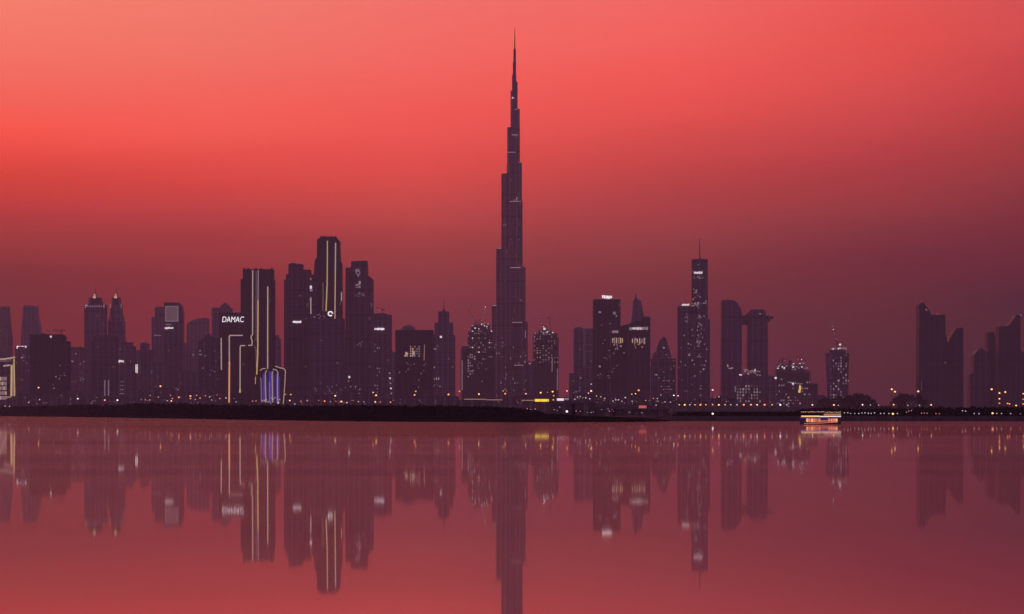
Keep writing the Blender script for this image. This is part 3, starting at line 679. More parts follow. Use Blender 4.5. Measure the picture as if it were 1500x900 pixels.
b.wins(52, 686, 722, 482, 528, ('dim','dim','faint','white'), (1,2), (.9,1.6), 'work_light', (3.1, 3.4)); b.wins(12, 691, 716, 474, 482, ('white','dim'), (1.2,2.2), (1.2,2), 'work_light')
b.wins(18, 686, 692, 520, 552, ('dim','faint'), (1.2,2), (1.4,2.4), 'work_light', (2.8, 4)); b.strip([(677,528),(677,572)], 'faint', 1.1, dense=1); b.wins(10, 690, 722, 530, 560, ('faint',), name='work_light')
crane('leaning crane with lights along its jib on the unfinished stepped tower', 706, 477, 6410, 7, (5, 21), (-5, .5), ((0,0,'dim'),(1,4,'dim'),(2,8,'faint'),(3,12,'dim'),(4,16,'dim'),(4.8,20,'white')))
crane('faint crane with a thin jib raised left over the unfinished stepped tower', 697, 479, 6415, 6, (-11, 20), (4, .5), ((-3,6,'faint'),(-6,12,'faint')))
b = Bld('construction_tower', 'unfinished square tower gridded with lights right of the tallest tower', 780, 819, 6300, 'unfinished tower', UC)
frame_tower(b, 780.5, 818.5, 490, dep=34); frame_tower(b, 788, 809, 485, 490, 20, 5)
b.wins(60, 783, 817, 490, 532, ('dim','faint','faint'), (1,1.8), (1,2), 'work_light', (4.2, 3.4)); b.wins(12, 783, 817, 484.5, 490, ('white','dim'), (1.4,2.4), (1.2,2), 'work_light'); b.win(797.5, 482, 3, 3, 'white', 'work_light')
b.strip([(816.6,540),(816.4,572)], 'faint', 1.0, dense=1); b.strip([(809,525),(808.6,545)], 'faint', 1.0, dense=1)
crane('leaning crane with lights along its jib on the unfinished square tower', 796, 485, 6310, 6, (-12, 20), (5, .5), ((0,0,'white'),(-3,5,'dim'),(-6,10,'dim'),(-9,15,'faint'),(-11,19,'dim')))
crane('small flat crane right of the leaning one on the unfinished square tower', 806, 488, 6312, 22, (5, .6), (-4, .4), ((1,0,'faint'),))
b = Bld('office_building', 'low dim block tucked right beside the foot of the tallest tower', 768, 785, 6600, 'office building')
b.tier(771, 784, 531, 'box', mat='mid'); b.win(776, 532.8, 3, 2, 'dim')

# ------------------------------------------------------------------ the tallest tower: three stepped wings round a core
b = Bld('supertall_tower', 'tallest stepped tower with needle spire at the centre of the skyline', 720, 788, 6800)
kk = b.D/F; b.cx = X(754, b.D); b.root.location.x = b.cx
def wing(ang, segs, wd=11.0, name='wing'):
    """segs: (reach from the axis in metres, photo row of its roof), longest first; each step is a lobe with a rounded nose"""
    ca, sa = math.cos(math.radians(ang)), math.sin(math.radians(ang)); mb = MB(); prev = 0
    for i, (r, yt) in enumerate(segs):
        z1 = b.lz(yt); z0 = 0 if i == 0 else b.lz(segs[i-1][1]); w = wd - 0.55*i
        rr = max(r-w, 0.5); loc = [(-2, -w), (rr, -w)] + [(rr+w*math.cos(t_), w*math.sin(t_)) for t_ in [math.radians(-75+25*j) for j in range(7)]] + [(rr, w), (-2, w)]
        p = [(u*ca-v_*sa, u*sa+v_*ca) for u, v_ in loc]; mb.prism(p, z0, z1)
        b.polys.append((p, z0, z1))
        for j in range(-3, 4):                              # vertical steel fins on the nose
            t_ = math.radians(j*27); u, v_ = rr+(w+.35)*math.cos(t_), (w+.35)*math.sin(t_); x_, y_ = u*ca-v_*sa, u*sa+v_*ca
            mb.box(x_-.3, x_+.3, y_-.3, y_+.3, z0+.2, z1-.6)
        for s_ in (-1, 1):
            for u in np.arange(6, rr, 5.0):
                v_ = s_*(w+.25); x_, y_ = u*ca-v_*sa, u*sa+v_*ca; mb.box(x_-.28, x_+.28, y_-.28, y_+.28, z0+.2, z1-.6)
    return mb.build(name, FG['tower'], b.root)
wing(190, [(49.5,448),(39.8,365),(28.6,255)]); wing(310, [(43,530),(36.8,472),(29.8,392),(20,295)]); wing(70, [(46,500),(33,423),(24,333)], 10)
def core(cx, hw, yt, yb, cy=0, name='core_stage'):
    x = (cx-754)*kk; r_ = hw*kk; p = [(x+r_*math.cos(t_), cy+r_*math.sin(t_)) for t_ in [2*math.pi*i/20 for i in range(20)]]
    mb = MB(); mb.prism(p, b.lz(yb), b.lz(yt)); b.polys.append((p, b.lz(yb), b.lz(yt)))
    for i in range(10):
        t_ = 2*math.pi*i/10; mb.box(x+(r_+.2)*math.cos(t_)-.25, x+(r_+.2)*math.cos(t_)+.25, cy+(r_+.2)*math.sin(t_)-.25, cy+(r_+.2)*math.sin(t_)+.25, b.lz(yb)+.2, b.lz(yt)-.5)
    mb.build(name, FG['tower'], b.root)
core(753.5, 10.8, 239, 604, 1); core(752.3, 9.0, 187, 240, 0); core(756.5, 4.6, 160, 240, -3); core(752.8, 4.6, 133, 188, 1); core(756.2, 3.0, 172, 240, -5)
core(754.9, 3.0, 120, 162, -1); core(753.2, 2.8, 110, 135, 1); core(753.6, 2.1, 92, 112, 0); core(753.9, 1.6, 72, 93, 0)
b.spire(754.1, 72, 41, 1.5, .45, yoff=0)
for a0, a1, y_, m_ in ((749,754,144.5,'dim'),(749.5,759,198,'mauve'),(743.5,755,223.3,'mauve'),(746.5,763,295.4,'mauve'),(747.5,763,392.3,'dim'),(750,765,472.5,'mauve'),(753,766.5,535.3,'mauve'),(759,764,238,'faint'),(721.5,727,447.8,'dim'),(729,734,364,'dim'),(754,758.5,160.6,'faint'),(737,742,330,'faint')):
    b.strip([(a0, y_), (a1, y_)], m_, .85, 'light_band', 2)
b.win(751, 143.5, 2, 2, 'white', 'beacon'); b.win(757, 292, 1.5, 6, 'mauve', 'beacon'); b.win(753.6, 294, 1.4, 2.6, 'faint', 'beacon')
for y_ in (385, 464, 527): b.win(757, y_, 9, 10, 'faint' if False else 'faint', 'terrace_glow') if False else None
b.wins(26, 723, 772, 500, 575, ('faint',), (.8,1.4), (2,4)); b.wins(14, 738, 765, 300, 480, ('faint',), (.8,1.3), (1,2)); b.strip([(769.8,485),(769.6,495)], 'dim', .6, dense=1)

# ------------------------------------------------------------------ right of centre
b = Bld('office_building', 'low dark annex left of the grey slab right of centre', 834, 862, 6000, 'office building'); b.tier(834.5, 861, 547, 'box', mat='mid', roof=False); b.wins(9, 838, 858, 550, 580, ('faint',))
b = Bld('office_building', 'grey slab with faint outlined edges left of the white signed tower', 840, 872, 6400, 'office building')
b.tier(841, 872, 481, 'box', 36, 'mid', roof=False); b.tier(843, 852, 479.6, 'box', 12, 'mid', name='plant_room', yb=481, off=5, roof=False)
mb = emis('dim edge light', (0.5,0.3,0.4), .09); E['edge'] = mb
for pts in ([(855,481.5),(868,481.5)],[(855,482),(855,540)],[(845,484),(853,484)],[(858,505),(868,505)],[(858,515),(868,515)],[(858,538),(868,538)],[(857,482),(857,540)]): b.strip(pts, 'edge', .6, dense=1)
b = Bld('skyscraper', 'dark square tower with a bright white sign standing on its roof', 869, 909, 6000)
b.tier(870, 908.5, 438.6, 'box', 44, 'black', roof=False); b.sign(882, 897, 432.6, 438.3, 'sign', bars=5); b.win(878.5, 457.5, 4, 3, 'faint'); b.win(900, 459, 4, 4, 'faint'); b.win(903, 463, 2, 3, 'faint'); b.wins(12, 872, 906, 470, 560, ('faint',))
b.win(878.6, 537, 2.6, 2.6, 'dim')
b = Bld('skyscraper', 'pointed pyramid topped tower behind the pair with lit upper windows', 923, 952, 6500)
b.tier(923.6, 945.5, 478, 'box', 30, 'mid', roof=False); b.prof([(924,478),(926.5,458),(927.5,441),(930,438.5),(931.4,430),(933.5,438),(939.5,441),(941.5,453),(945,470),(945.5,478)], 22, 'mid', 'pyramid_top', 4); b.tier(945, 951.5, 463.5, 'box', 20, 'mid', name='side_wing', off=4, roof=False)
b.spire(931.2, 434, 429, .8, .3)
PR = 'pair of joined towers with warm lit upper windows'
b = Bld('skyscraper', 'left of the joined pair, lit windows under a short sign', 894, 921, 5800, group=PR)
b.prof([(894.5,604),(894.5,478),(911,477.5),(921,474.5),(921,604)], 36, 'black'); b.sign(896.6, 905.8, 484, 488.4, 'dim'); 
for i in range(6): b.win(897.6+i*2.8, 499, 1.5, random.choice((8,9,6.5)), ('cream','warmdim','cream','warmdim','gold','gold')[i] if i != 3 else 'faint')
b.win(898.5, 497, 4.4, 2, 'dim'); b.wins(12, 896, 912, 504, 512, ('faint','warmdim'), (1,1.4), (1.5,3)); b.wins(8, 890, 915, 515, 570, ('faint',))
b = Bld('skyscraper', 'right of the joined pair, lit windows under a long white sign', 920, 953, 5750, group=PR)
b.prof([(920.6,604),(920.6,474.5),(930,473),(943,466),(952.6,465.5),(952.6,604)], 38, 'black'); b.sign(922, 949.5, 478.5, 484, 'dim'); b.sign(926, 941, 479.5, 483.5, 'white')
for i in range(6): b.win(926.5+i*3.5, 499.5, 1.6, (6,9,5,8,6,9)[i], ('cream','warmdim','gold','cream','warmdim','cream')[i])
b.win(932, 497.5, 3, 2.4, 'dim'); b.wins(8, 926, 946, 502, 510, ('warmdim',), (1,1.6), (1.5,3)); b.win(943.5, 500, 1.6, 9, 'dim')
b = Bld('office_building', 'small pyramid topped tower between the joined pair and the antenna tower', 954, 990, 6000, 'office building')
b.tier(954.8, 989.5, 525.5, 'box', 34, 'mid', roof=False); b.prof([(956,525.5),(957,518),(962,514),(963,508),(966.5,499),(970,495.5),(971,493),(974.5,494.5),(977,499),(980,510),(982,516),(984,525.5)], 24, 'mid', 'pyramid_top', 4)
b.win(972.5, 509.8, 3, 2, 'dim'); b.wins(32, 958, 987, 516, 575, ('faint','faint','edge'), (1.4,3), (.8,1.4), grid=(3.6, 4.2)); b.win(961, 549, 4, 1.3, 'dim')

b = Bld('skyscraper', 'tall dotted tower with a white banner near its top and a thin antenna', 992, 1040, 5900)
b.tier(1013.5, 1039.5, 468, 'box', 40, 'busy', roof=False); b.tier(994.3, 1014, 448.5, 'box', 34, 'busy', name='left_shaft', off=1.5, roof=False)
b.tier(1015, 1036.4, 379.6, 'box', 34, 'busy', name='upper_shaft', yb=468, roof=False)
b.spire(1025.6, 380, 374, 1.7, 1.0, 'antenna_base'); b.spire(1025.4, 374, 349, 1.0, .5, 'antenna')
b.sign(1016.6, 1029, 397.6, 401.6, 'white'); b.wins(6, 1018, 1030, 404, 408, ('dim','faint')); b.sign(999, 1010, 445, 448.6, 'white'); b.wins(12, 1011, 1032, 443, 450, ('dim','faint'), (1.5,3), (1.2,2))
b.wins(10, 1015, 1024, 420, 440, ('dim','faint'), (1.2,2.4), (1,1.4)); b.wins(22, 1021, 1028, 458, 510, ('dim','faint'), (1,1.6), (1.2,3)); b.wins(8, 1003, 1008, 460, 475, ('faint',)); b.win(1009.5, 520.5, 3, 2, 'dim'); b.win(1014, 528, 2, 2, 'dim'); b.win(1030.5, 541, 2.4, 2.4, 'dim')
b.wins(26, 996, 1037, 480, 575, ('faint','dim'), (.9,1.6), (1,2))

SK = 'pair of slab towers joined by a sky bridge'
b = Bld('skyscraper', 'left slab of the bridged pair, its roof sloping down to the right', 1056, 1087, 6200, group=SK)
b.prof([(1057,604),(1057.6,441),(1060,439.5),(1075,440),(1080,444),(1085,452),(1086.6,458),(1086.6,604)], 40, 'dark'); b.win(1066, 536, 2, 4, 'dim'); b.sign(1067, 1074, 538.5, 541, 'dim')
b = Bld('skyscraper', 'right slab of the bridged pair with a rounded top', 1094, 1126, 6200, group=SK)
b.prof([(1095.4,604),(1096,468),(1097,457),(1099,454.5),(1101,453.6),(1119,453.6),(1121,456),(1122,462),(1124.6,468),(1125.2,604)], 40, 'dark'); b.win(1113.5, 460, 2.6, 1.8, 'faint')
b = Bld('sky_bridge', 'flat sky bridge jutting past the right slab tower, high above the ground', 1086, 1135, 6196, 'sky bridge')
mb = MB(); cz = b.lz(466); xa, xb = b.lx(1086.8), b.lx(1134.5); 
mb.prism([(xa,2),(b.lx(1126),2),(b.lx(1131),6),(xb,18),(b.lx(1131),30),(b.lx(1126),34),(xa,34)], b.lz(467.2), b.lz(463.5)); mb.prism([(xa,4),(b.lx(1128),6),(b.lx(1128),30),(xa,32)], b.lz(471), b.lz(467.2))
mb.prism([(b.lx(1087.4),8),(b.lx(1095.6),8),(b.lx(1095.6),28),(b.lx(1087.4),28)], b.lz(476), b.lz(471)); mb.build('deck', FG['dark'], b.root)
MB().box(xa, b.lx(1127), 3, 3.3, b.lz(463.4), b.lz(462.4)).build('railing', dark, b.root); MB().box(b.lx(1093), b.lx(1100), 8, 20, b.lz(463.4), b.lz(460.5)).build('pavilion', dark, b.root)

b = Bld('construction_block', 'low unfinished block with a pale lit grid before the bridged pair', 1074, 1119, 5500, 'unfinished block', UC)
frame_tower(b, 1075, 1118, 562, dep=34); b.tier(1083, 1117, 549, 'box', 28, 'dark', name='upper_block', yb=562, off=3, roof=False)
for i in range(9):
    for j in range(6):
        if random.random() < .8: b.win(1080.5+i*4.1, 566+j*4.4, random.uniform(1.4,2.6), random.uniform(2,3.2), random.choice(('faint','faint','edge','dim')))
b.wins(22, 1083, 1114, 541, 550, ('dim','white','warmdim','faint'), (1.4,3), (1.2,2), 'work_light'); b.strip([(1100,543),(1108,545)], 'cream', .8, 'work_light', 1); b.win(1077, 570, 1.4, 9, 'faint')
b = Bld('construction_tower', 'stout unfinished tower with scattered lights behind the lit boat', 1135, 1200, 5500, 'unfinished tower', UC)
frame_tower(b, 1137, 1188, 545, dep=36); frame_tower(b, 1138, 1180, 536, 545, 26, 4); b.tier(1186, 1198, 562, 'box', 24, 'dark', name='side_wing', off=6, roof=False); b.tier(1156, 1160.5, 528, 'box', 8, 'dark', name='lift_core', yb=536, off=8, roof=False)
b.wins(30, 1139, 1185, 532, 542, ('dim','faint','white'), (1.4,2.6), (1,2), 'work_light'); b.wins(44, 1138, 1186, 556, 594, ('dim','faint','faint'), (1.2,2.6), (1.2,2.6), 'work_light', (3.4, 4.4))
b.win(1136.2, 554, 3, 3, 'white', 'work_light'); b.win(1161.6, 562.2, 3, 2.4, 'white', 'work_light'); b.strip([(1164,562),(1176,562.5)], 'faint', .8, 'work_light', 1); b.win(1172, 568.5, 2.8, 6, 'lamp_yellow', 'work_light'); b.win(1171, 573.5, 3, 4, 'lamp_yellow', 'work_light')
crane('short crane carrying two lights on the stout unfinished tower', 1172, 536, 5510, 12, (3, 3.2), (-4, 1), ((-3,-2,'dim'),(2,-3,'white'),(0,1,'faint')))
crane('small crane at the left roof corner of the stout unfinished tower', 1146, 536, 5512, 8, (9, 2), (-5, -1), ((4,-.5,'faint'),))
b = Bld('construction_tower', 'waisted unfinished tower with a bright roof rim and leaning crane', 1209, 1247, 5700, 'unfinished tower', UC)
b.tier(1213.5, 1243.5, 560, 'round', 36, 'dark', roof=False, top=(1212.6, 1244.4)); b.tier(1212.6, 1244.4, 517.5, 'round', 37, 'dark', name='upper_shaft', yb=560, top=(1210.4, 1245.6), roof=False); b.tier(1216, 1240, 513, 'round', 30, 'dark', name='roof_storey', yb=517.5, fins=False, roof=False)
b.wins(62, 1214, 1242, 520, 588, ('faint','faint','dim','edge'), (1.2,2.6), (1.4,3), 'work_light', (3.6, 4.2)); b.wins(12, 1217, 1240, 509.5, 512.5, ('dim','white','faint'), (1.6,3), (1,1.6), 'roof_light'); b.strip([(1217,510.5),(1239,509.5)], 'faint', .7, 'roof_light', 2); b.win(1230.5, 505, 3, 2.6, 'white', 'roof_light')
crane('crane on the waisted tower, its jib leaning left with lights', 1226, 513, 5710, 10, (-9, 33), (6, -2), ((-1,6,'dim'),(-4,14,'dim'),(-5.5,20,'white'),(-6.5,25,'dim'),(-8,30,'faint')))

RG = 'group of black towers at the right edge'
b = Bld('skyscraper', 'black tower with a raked horn roof, left of the standalone pair', 1346, 1390, 5600, group=RG)
b.prof([(1346.4,604),(1346.8,446),(1349.5,443.2),(1353,443),(1357.4,450),(1360,452),(1364.4,461.4),(1384.6,461.2),(1385.4,491),(1388.6,503),(1388.6,604)], 44, 'black'); b.wins(3, 1356, 1358, 452, 458, ('faint',)); b.win(1350, 442.2, 1, 1, 'dim', 'beacon'); b.win(1373.5, 460.3, 1.6, 1, 'dim', 'beacon'); b.strip([(1350,558),(1350,572)], 'edge', .8, dense=1)
b = Bld('skyscraper', 'black tower with a sharp right peak, right of the standalone pair', 1388, 1412, 5620, group=RG)
b.prof([(1388.2,604),(1388.4,503),(1393,493),(1399.5,483),(1402,481),(1411,480.6),(1411.4,604)], 40, 'black')
b = Bld('skyscraper', 'lowest black block with a sloped shoulder, left of the cluster at the right edge', 1420, 1449, 5750, group=RG)
b.prof([(1421.2,604),(1421.6,548),(1426,546),(1427,520),(1434.5,510.8),(1438.5,510.5),(1445,516),(1449,516),(1449,604)], 38, 'dark')
b = Bld('skyscraper', 'narrow dark tower with a notched peak amid the right edge cluster', 1446, 1467, 5900, group=RG)
b.prof([(1446.6,604),(1446.6,487),(1455.4,486.4),(1460,495),(1466,501),(1466,604)], 34, 'black')
b = Bld('skyscraper', 'largest black tower of the right edge cluster with a peaked right corner', 1462, 1496, 5650, group=RG)
b.prof([(1463,604),(1463.4,478.5),(1477,477.4),(1483,470.5),(1488.4,461.8),(1494.6,462),(1495.4,604)], 42, 'black'); b.win(1464.4, 477.4, 1.2, 1.2, 'dim', 'beacon'); b.win(1495.4, 461.6, 1.6, 1.6, 'dim', 'beacon')
b = Bld('skyscraper', 'black tower cut by the right edge of the photo', 1494, 1530, 5850, group=RG)
b.prof([(1495,604),(1495,514),(1499,516),(1504,512),(1528,512),(1528,604)], 34, 'black')


# ------------------------------------------------------------------ low blocks along the foot of the skyline
LOWG = 'low blocks along the foot of the skyline'
def low(label, x0, x1, yt, D, mat='low', kind='box', nl=4, extra=None):
    b = Bld('low_block', label, x0, x1, D, 'low building', LOWG); w = x1-x0
    b.tier(x0, x1, yt, kind, min(40, max(14, w*D/F*.5)), mat, fins=False)
    if w > 14: b.tier(x0+w*random.uniform(.1,.4), x0+w*random.uniform(.55,.85), yt-random.uniform(1,2.2), 'box', 12, mat, name='roof_storey', yb=yt, off=3, fins=False, roof=False)
    b.wins(nl, x0+1, x1-1, yt+2, 592, ('faint','warmdim','faint'), (.9,1.6), (.9,1.4))
    return b
low('low dim block below the slim far building with the white roof sign', 22, 46, 578, 4600)
low('low dim block at the foot of the wide crane block', 44, 82, 581, 4500)
low('low dim block right of the crane block, by one white lamp', 80, 122, 575, 4700)
low('low dim block at the foot of the taller domed twin tower', 118, 158, 580, 4500)
low('low dim block at the foot of the slimmer domed twin tower', 156, 200, 583, 4300)
low('low dim block under the tall upright white sign', 196, 226, 574, 4500)
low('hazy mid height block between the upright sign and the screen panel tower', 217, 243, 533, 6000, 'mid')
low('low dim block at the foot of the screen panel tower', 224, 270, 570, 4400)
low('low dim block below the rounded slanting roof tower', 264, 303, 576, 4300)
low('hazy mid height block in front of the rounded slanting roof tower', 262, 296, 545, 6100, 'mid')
low('low dim block below the gabled block with the faint round sign', 300, 324, 572, 4200)
low('low dark block between the orange strip and the blue lit pavilion', 338, 380, 577, 4600, 'black', nl=2)
low('low dim block right of the blue lit pavilion', 420, 462, 581, 4000)
low('low dim block in front of the dark block below the round logo', 458, 506, 579, 3900)
low('low dim block at the foot of the tower with upright white letters', 502, 550, 574, 3800, nl=6)
low('low dim block below the column of five white stair lights', 548, 584, 586, 3700)
low('low dim block at the foot of the hotel with the roof dome', 580, 632, 583, 3600)
low('low dim block at the foot of the three stage stepped tower', 628, 672, 581, 3500)
low('long low block below the unfinished stepped tower, orange light along its roof', 670, 742, 586, 3100, nl=2)
low('low dim block at the right foot of the tallest tower', 738, 784, 582, 3300)
low('low dim block in the gap right of the unfinished square tower', 778, 842, 583, 3600)
low('low dim block at the foot of the grey slab with outlined edges', 838, 876, 577, 3500, nl=8)
low('low dim block below the dark tower with the rooftop white sign', 872, 916, 581, 3400, nl=10)
low('low dim block at the foot of the joined pair with warm windows', 912, 958, 584, 3300, nl=8)
low('low dim block at the foot of the small pyramid topped tower', 954, 996, 583, 3200, nl=8)
low('low dim block at the foot of the dotted antenna tower', 992, 1046, 588, 3000, nl=3)
low('low dim block at the foot of the left bridged slab', 1042, 1080, 583, 3200, nl=3)
low('plain block filling the gap between the bridged slab and the stout unfinished tower', 1116, 1138, 552, 6400, 'mid', nl=2)
low('low dim block between the stout and the waisted unfinished towers', 1184, 1216, 581, 4600, nl=2)
low('long low dark block left of the standalone black pair', 1330, 1350, 590, 3000, nl=1)

def lit_bar(name, label, cat, x0, x1, y0, y1, D, mat, dep=6):
    """a small open canopy: roof slab with a glowing fascia on posts"""
    cx = X((x0+x1)/2, D); r = empty(name, (cx, D, GZ), label, cat); a, c = X(x0,D)-cx, X(x1,D)-cx; z0, z1 = Z(y1,D)-GZ, Z(y0,D)-GZ
    MB().box(a, c, 0, dep, z0, z1).build('fascia', E[mat], r); MB().box(a-.3, c+.3, -.3, dep+.3, z1+.003, z1+.35).build('roof', dark, r)
    m = max(2, int((c-a)/3))
    for i in range(m+1): MB().box(a+(c-a)*i/m-.12, a+(c-a)*i/m+.12, .4, .64, 0, z0-.003).build('post', dark, r)
    return r
lit_bar('canopy', 'bright yellow lit canopy on the quay right of the tallest tower', 'canopy', 783.5, 804, 584.8, 588.6, 2250, 'yellow')
lit_bar('canopy', 'dim orange lit canopy edge just left of the bright yellow canopy', 'canopy', 764, 782, 586, 587.4, 2260, 'warmdim')
lit_bar('canopy', 'white lit canopy on the quay right of the bright yellow one', 'canopy', 816, 826, 583.8, 587.2, 2300, 'white')
lit_bar('canopy', 'short dim white canopy at the right end of the white lit one', 'canopy', 827.5, 833, 583.5, 586, 2310, 'dim')
lit_bar('banner_wall', 'long dull red lit banner on the quay below the joined pair', 'banner', 936, 956.5, 594.2, 598.2, 1960, 'red', 2)
lit_bar('light_rail', 'long thin orange lit rail on the roof of the long low block', 'lit rail', 680, 712, 584.4, 585.8, 3080, 'warmdim', 2)
lit_bar('light_rail', 'dim orange lit rail left of the tallest tower base, right of the longer rail', 'lit rail', 712, 736, 585.3, 586.6, 3070, 'warmdim', 2)
lit_bar('light_rail', 'faint pink lit rail above the black bank below the tallest tower', 'lit rail', 700, 733, 597, 598.2, 2120, 'faint', 2)
for (x0, x1, yt, lab) in ((806,842,592,'low quay shed below the white lit canopy'), (838,872,590,'low quay shed below the grey outlined slab'), (870,902,597,'flat quay shed left of the red banner'), (898,940,599,'flat quay shed touching the left end of the red banner'), (938,992,599.5,'flat quay shed right under the red banner')):
    D = 1900; b = Bld('quay_shed', lab, x0, x1, D, 'shed', 'sheds on the quay'); b.tier(x0, x1, yt, 'box', 12, 'low', fins=False, name='walls'); b.tier(x0-.6, x1+.6, yt-.7, 'box', 13, conc, name='roof', yb=yt, fins=False, roof=False, off=-1.2)
    b.wins(5, x0+2, x1-2, yt+2, 606, ('faint','edge','dim'), (1,2.4), (.8,1.2))

# ------------------------------------------------------------------ lamps
HEADS = {}
def lamp(px, py, size, col, label, group=None, D=None, name='street_lamp', base=GZ, low_=False):
    D = D or max(float(shoreD(px))+180, (float(bankD(px))+160) if px < 985 else 0)
    x, z = X(px, D), Z(py, D); r = empty(name, (x, D, base), label, 'street lamp' if not low_ else 'bollard light', group); h = z-base; s_ = size*D/F*.5
    mb = MB(); mb.tube([(0,0,-.3),(0,0,h*.5),(0,0,h-s_*.5)], .13 if not low_ else .10, 6, .08); mb.build('pole', dark, r)
    MB().tube([(0,0,-.02),(0,0,.25)], .28, 8, .2).build('base', dark, r)
    key = col
    if key not in HEADS:
        m = MB(); m.ball((0,0,0), 1, 1, .82, 10, 6); me = bpy.data.meshes.new('lamp_head'); me.from_pydata(m.v, [], m.f); me.materials.append(E[col]); HEADS[key] = me
    inst('lamp_head', HEADS[key], r, (0, -.05, h), (s_, s_, s_))
    MB().box(-s_*.45, s_*.45, -s_*.4, s_*.4, h+s_*.78, h+s_*1.0).build('lamp_cap', dark, r)
    return r
O, A_, Pk, Wt, Dm, Gy, Ye = 'lamp_orange','lamp_amber','lamp_pink','lamp_white','lamp_dim','lamp_grey','lamp_yellow'
TALL = 'tall street lamps in front of the skyline'
for px, py, sz, c_, lab in (
 (56.5,568,2.8,A_,'bright pale yellow lamp in front of the wide crane block'), (114,584.3,2.4,Wt,'white lamp above the bank right of the wide crane block'),
 (153.5,586.5,2.8,Pk,'left lamp of the pale pair above the bank under the domed towers'), (172,586.5,2.8,Wt,'right lamp of the pale pair above the bank under the domed towers'),
 (235,566,2.8,A_,'single yellow lamp high above the cluster, below the screen panel tower'), (279,580.5,3.2,O,'largest orange lamp in the cluster below the gabled block'),
 (418,578,2.2,Ye,'fainter left one of two yellow lamps right of the blue pavilion'), (426,578.2,2.8,Ye,'brighter right one of two yellow lamps right of the blue pavilion'),
 (491,580,3.0,A_,'amber lamp in front of the dark block under the round logo'), (551,579.3,3.0,A_,'bright amber lamp left of the five stair lights'), (546.5,575.2,2.4,Pk,'small pink lamp up left of the bright amber lamp by the stair lights'),
 (572,589.4,2.6,Ye,'yellowish lamp just above the bank below the five stair lights'), (576,586.6,1.6,Dm,'tiny dim lamp right above the yellowish one below the stair lights'),
 (607.3,578.8,3.0,O,'lower orange lamp of the stacked pair under the hotel windows'), (609,573.6,2.8,'lamp_yellow','upper dull amber lamp of the stacked pair under the hotel windows'),
 (657,578.2,3.4,O,'orange lamp under the three stage stepped tower'), (673,573.6,2.8,Ye,'dull amber lamp in the sky gap left of the unfinished stepped tower'),
 (701.5,577.6,3.0,A_,'amber lamp under the unfinished stepped tower'), (740,577,2.8,O,'orange lamp at the left part of the tallest tower foot'), (737,573,2.2,Ye,'dull amber lamp above left of the orange one at the tallest tower foot'),
 (770.3,577,2.6,Pk,'pale lamp at the right edge of the tallest tower foot'), (792,575.5,3.0,A_,'amber lamp straight above the bright yellow canopy'),
 (809.5,574,3.0,A_,'pale amber lamp between the yellow canopy and the white canopy'), (811,580,2.4,Ye,'dull yellow lamp below the pale amber one between the canopies'), (810.5,586,3.0,Ye,'low yellow lamp right of the yellow canopy'), (802,575,1.8,Dm,'tiny dim lamp between the two amber ones over the yellow canopy'),
 (830.5,573,3.0,O,'orange lamp standing in the sky gap right of the unfinished square tower'), (866,573,3.4,A_,'bright amber lamp in front of the grey outlined slab'), (862,576.2,2.2,Pk,'small pale lamp touching the bright amber one at the grey slab'), (866,563,2.4,Gy,'faint white lamp above the bright amber one at the grey slab'),
 (935.5,572,3.2,O,'bright orange lamp in front of the joined pair'), (925.5,577.6,2.0,Pk,'small pink lamp, farther left below the bright orange lamp by the joined pair'), (931,577,2.0,A_,'small amber lamp just left below the bright orange lamp by the joined pair'),
 (987,579.5,2.2,Wt,'white lamp in the narrow gap left of the dotted antenna tower'), (993.3,580,2.4,Pk,'pale lamp at the left foot of the dotted antenna tower'),
 (1044,571.5,3.2,Pk,'pale orange lamp in the sky gap right of the dotted antenna tower'), (1048,582,1.6,Dm,'left one of two tiny lamps below the pale lamp in the gap'), (1053,581.6,1.8,Pk,'right one of two tiny lamps below the pale lamp in the gap'),
 (1306.3,570.5,3.2,A_,'upper left one of the two touching amber lamps in the open sky'), (1311,574,3.2,A_,'lower right one of the two touching amber lamps in the open sky'), (1345,573.5,3.4,A_,'amber lamp against the left edge of the standalone black pair'),
 (1452.6,570.5,3.4,A_,'highest amber lamp before the right edge towers'), (1464,576,3.0,A_,'top amber lamp of the column of three before the right edge towers'), (1472.6,574.5,3.0,A_,'amber lamp right of the column of three before the right edge towers'),
 (1464,584.4,2.8,A_,'middle amber lamp of the column of three before the right edge towers'), (1464,591,2.8,'lamp_yellow','bottom dull lamp of the column of three before the right edge towers'),
 (1476,591.3,2.6,O,'orange lamp low between the column of three and the right edge'), (1478.8,592,2.4,O,'orange lamp nearly touching another one, low before the right edge towers'), (1488.5,594.3,2.8,A_,'low amber lamp close to the right edge, under the largest black tower'), (1499,577,2.6,Pk,'highest lamp at the very right edge'), (1498.6,585,2.4,'lamp_yellow','middle dull lamp at the very right edge'), (1498.8,592,2.4,O,'lowest orange lamp at the very right edge'),
 (1309,593,2.8,Pk,'pale lamp on the promenade straight below the two touching amber lamps'), (1364,593.4,3.0,Pk,'pale pink lamp on the promenade in front of the standalone black pair'), (1263.5,593.2,2.4,Wt,'white promenade lamp below the hazy trees right of the waisted tower'),
 (1190,593.4,3.0,Pk,'pale pink lamp above the left part of the lit boat'), (1221.5,593.4,3.2,Pk,'pinkish lamp above the right end of the lit boat'), (1228,593.9,2.0,Gy,'dim white lamp right beside the pinkish one above the lit boat'),
 ):
    lamp(px, py, sz*.82, c_, lab, TALL)
for px, py in ((1275,593.6),(1287,593.8),(1330,594),(1347,594)): lamp(px, py, 1.8, Gy, 'faint white promenade lamp between the waisted tower and the black pair', 'faint promenade lamps')
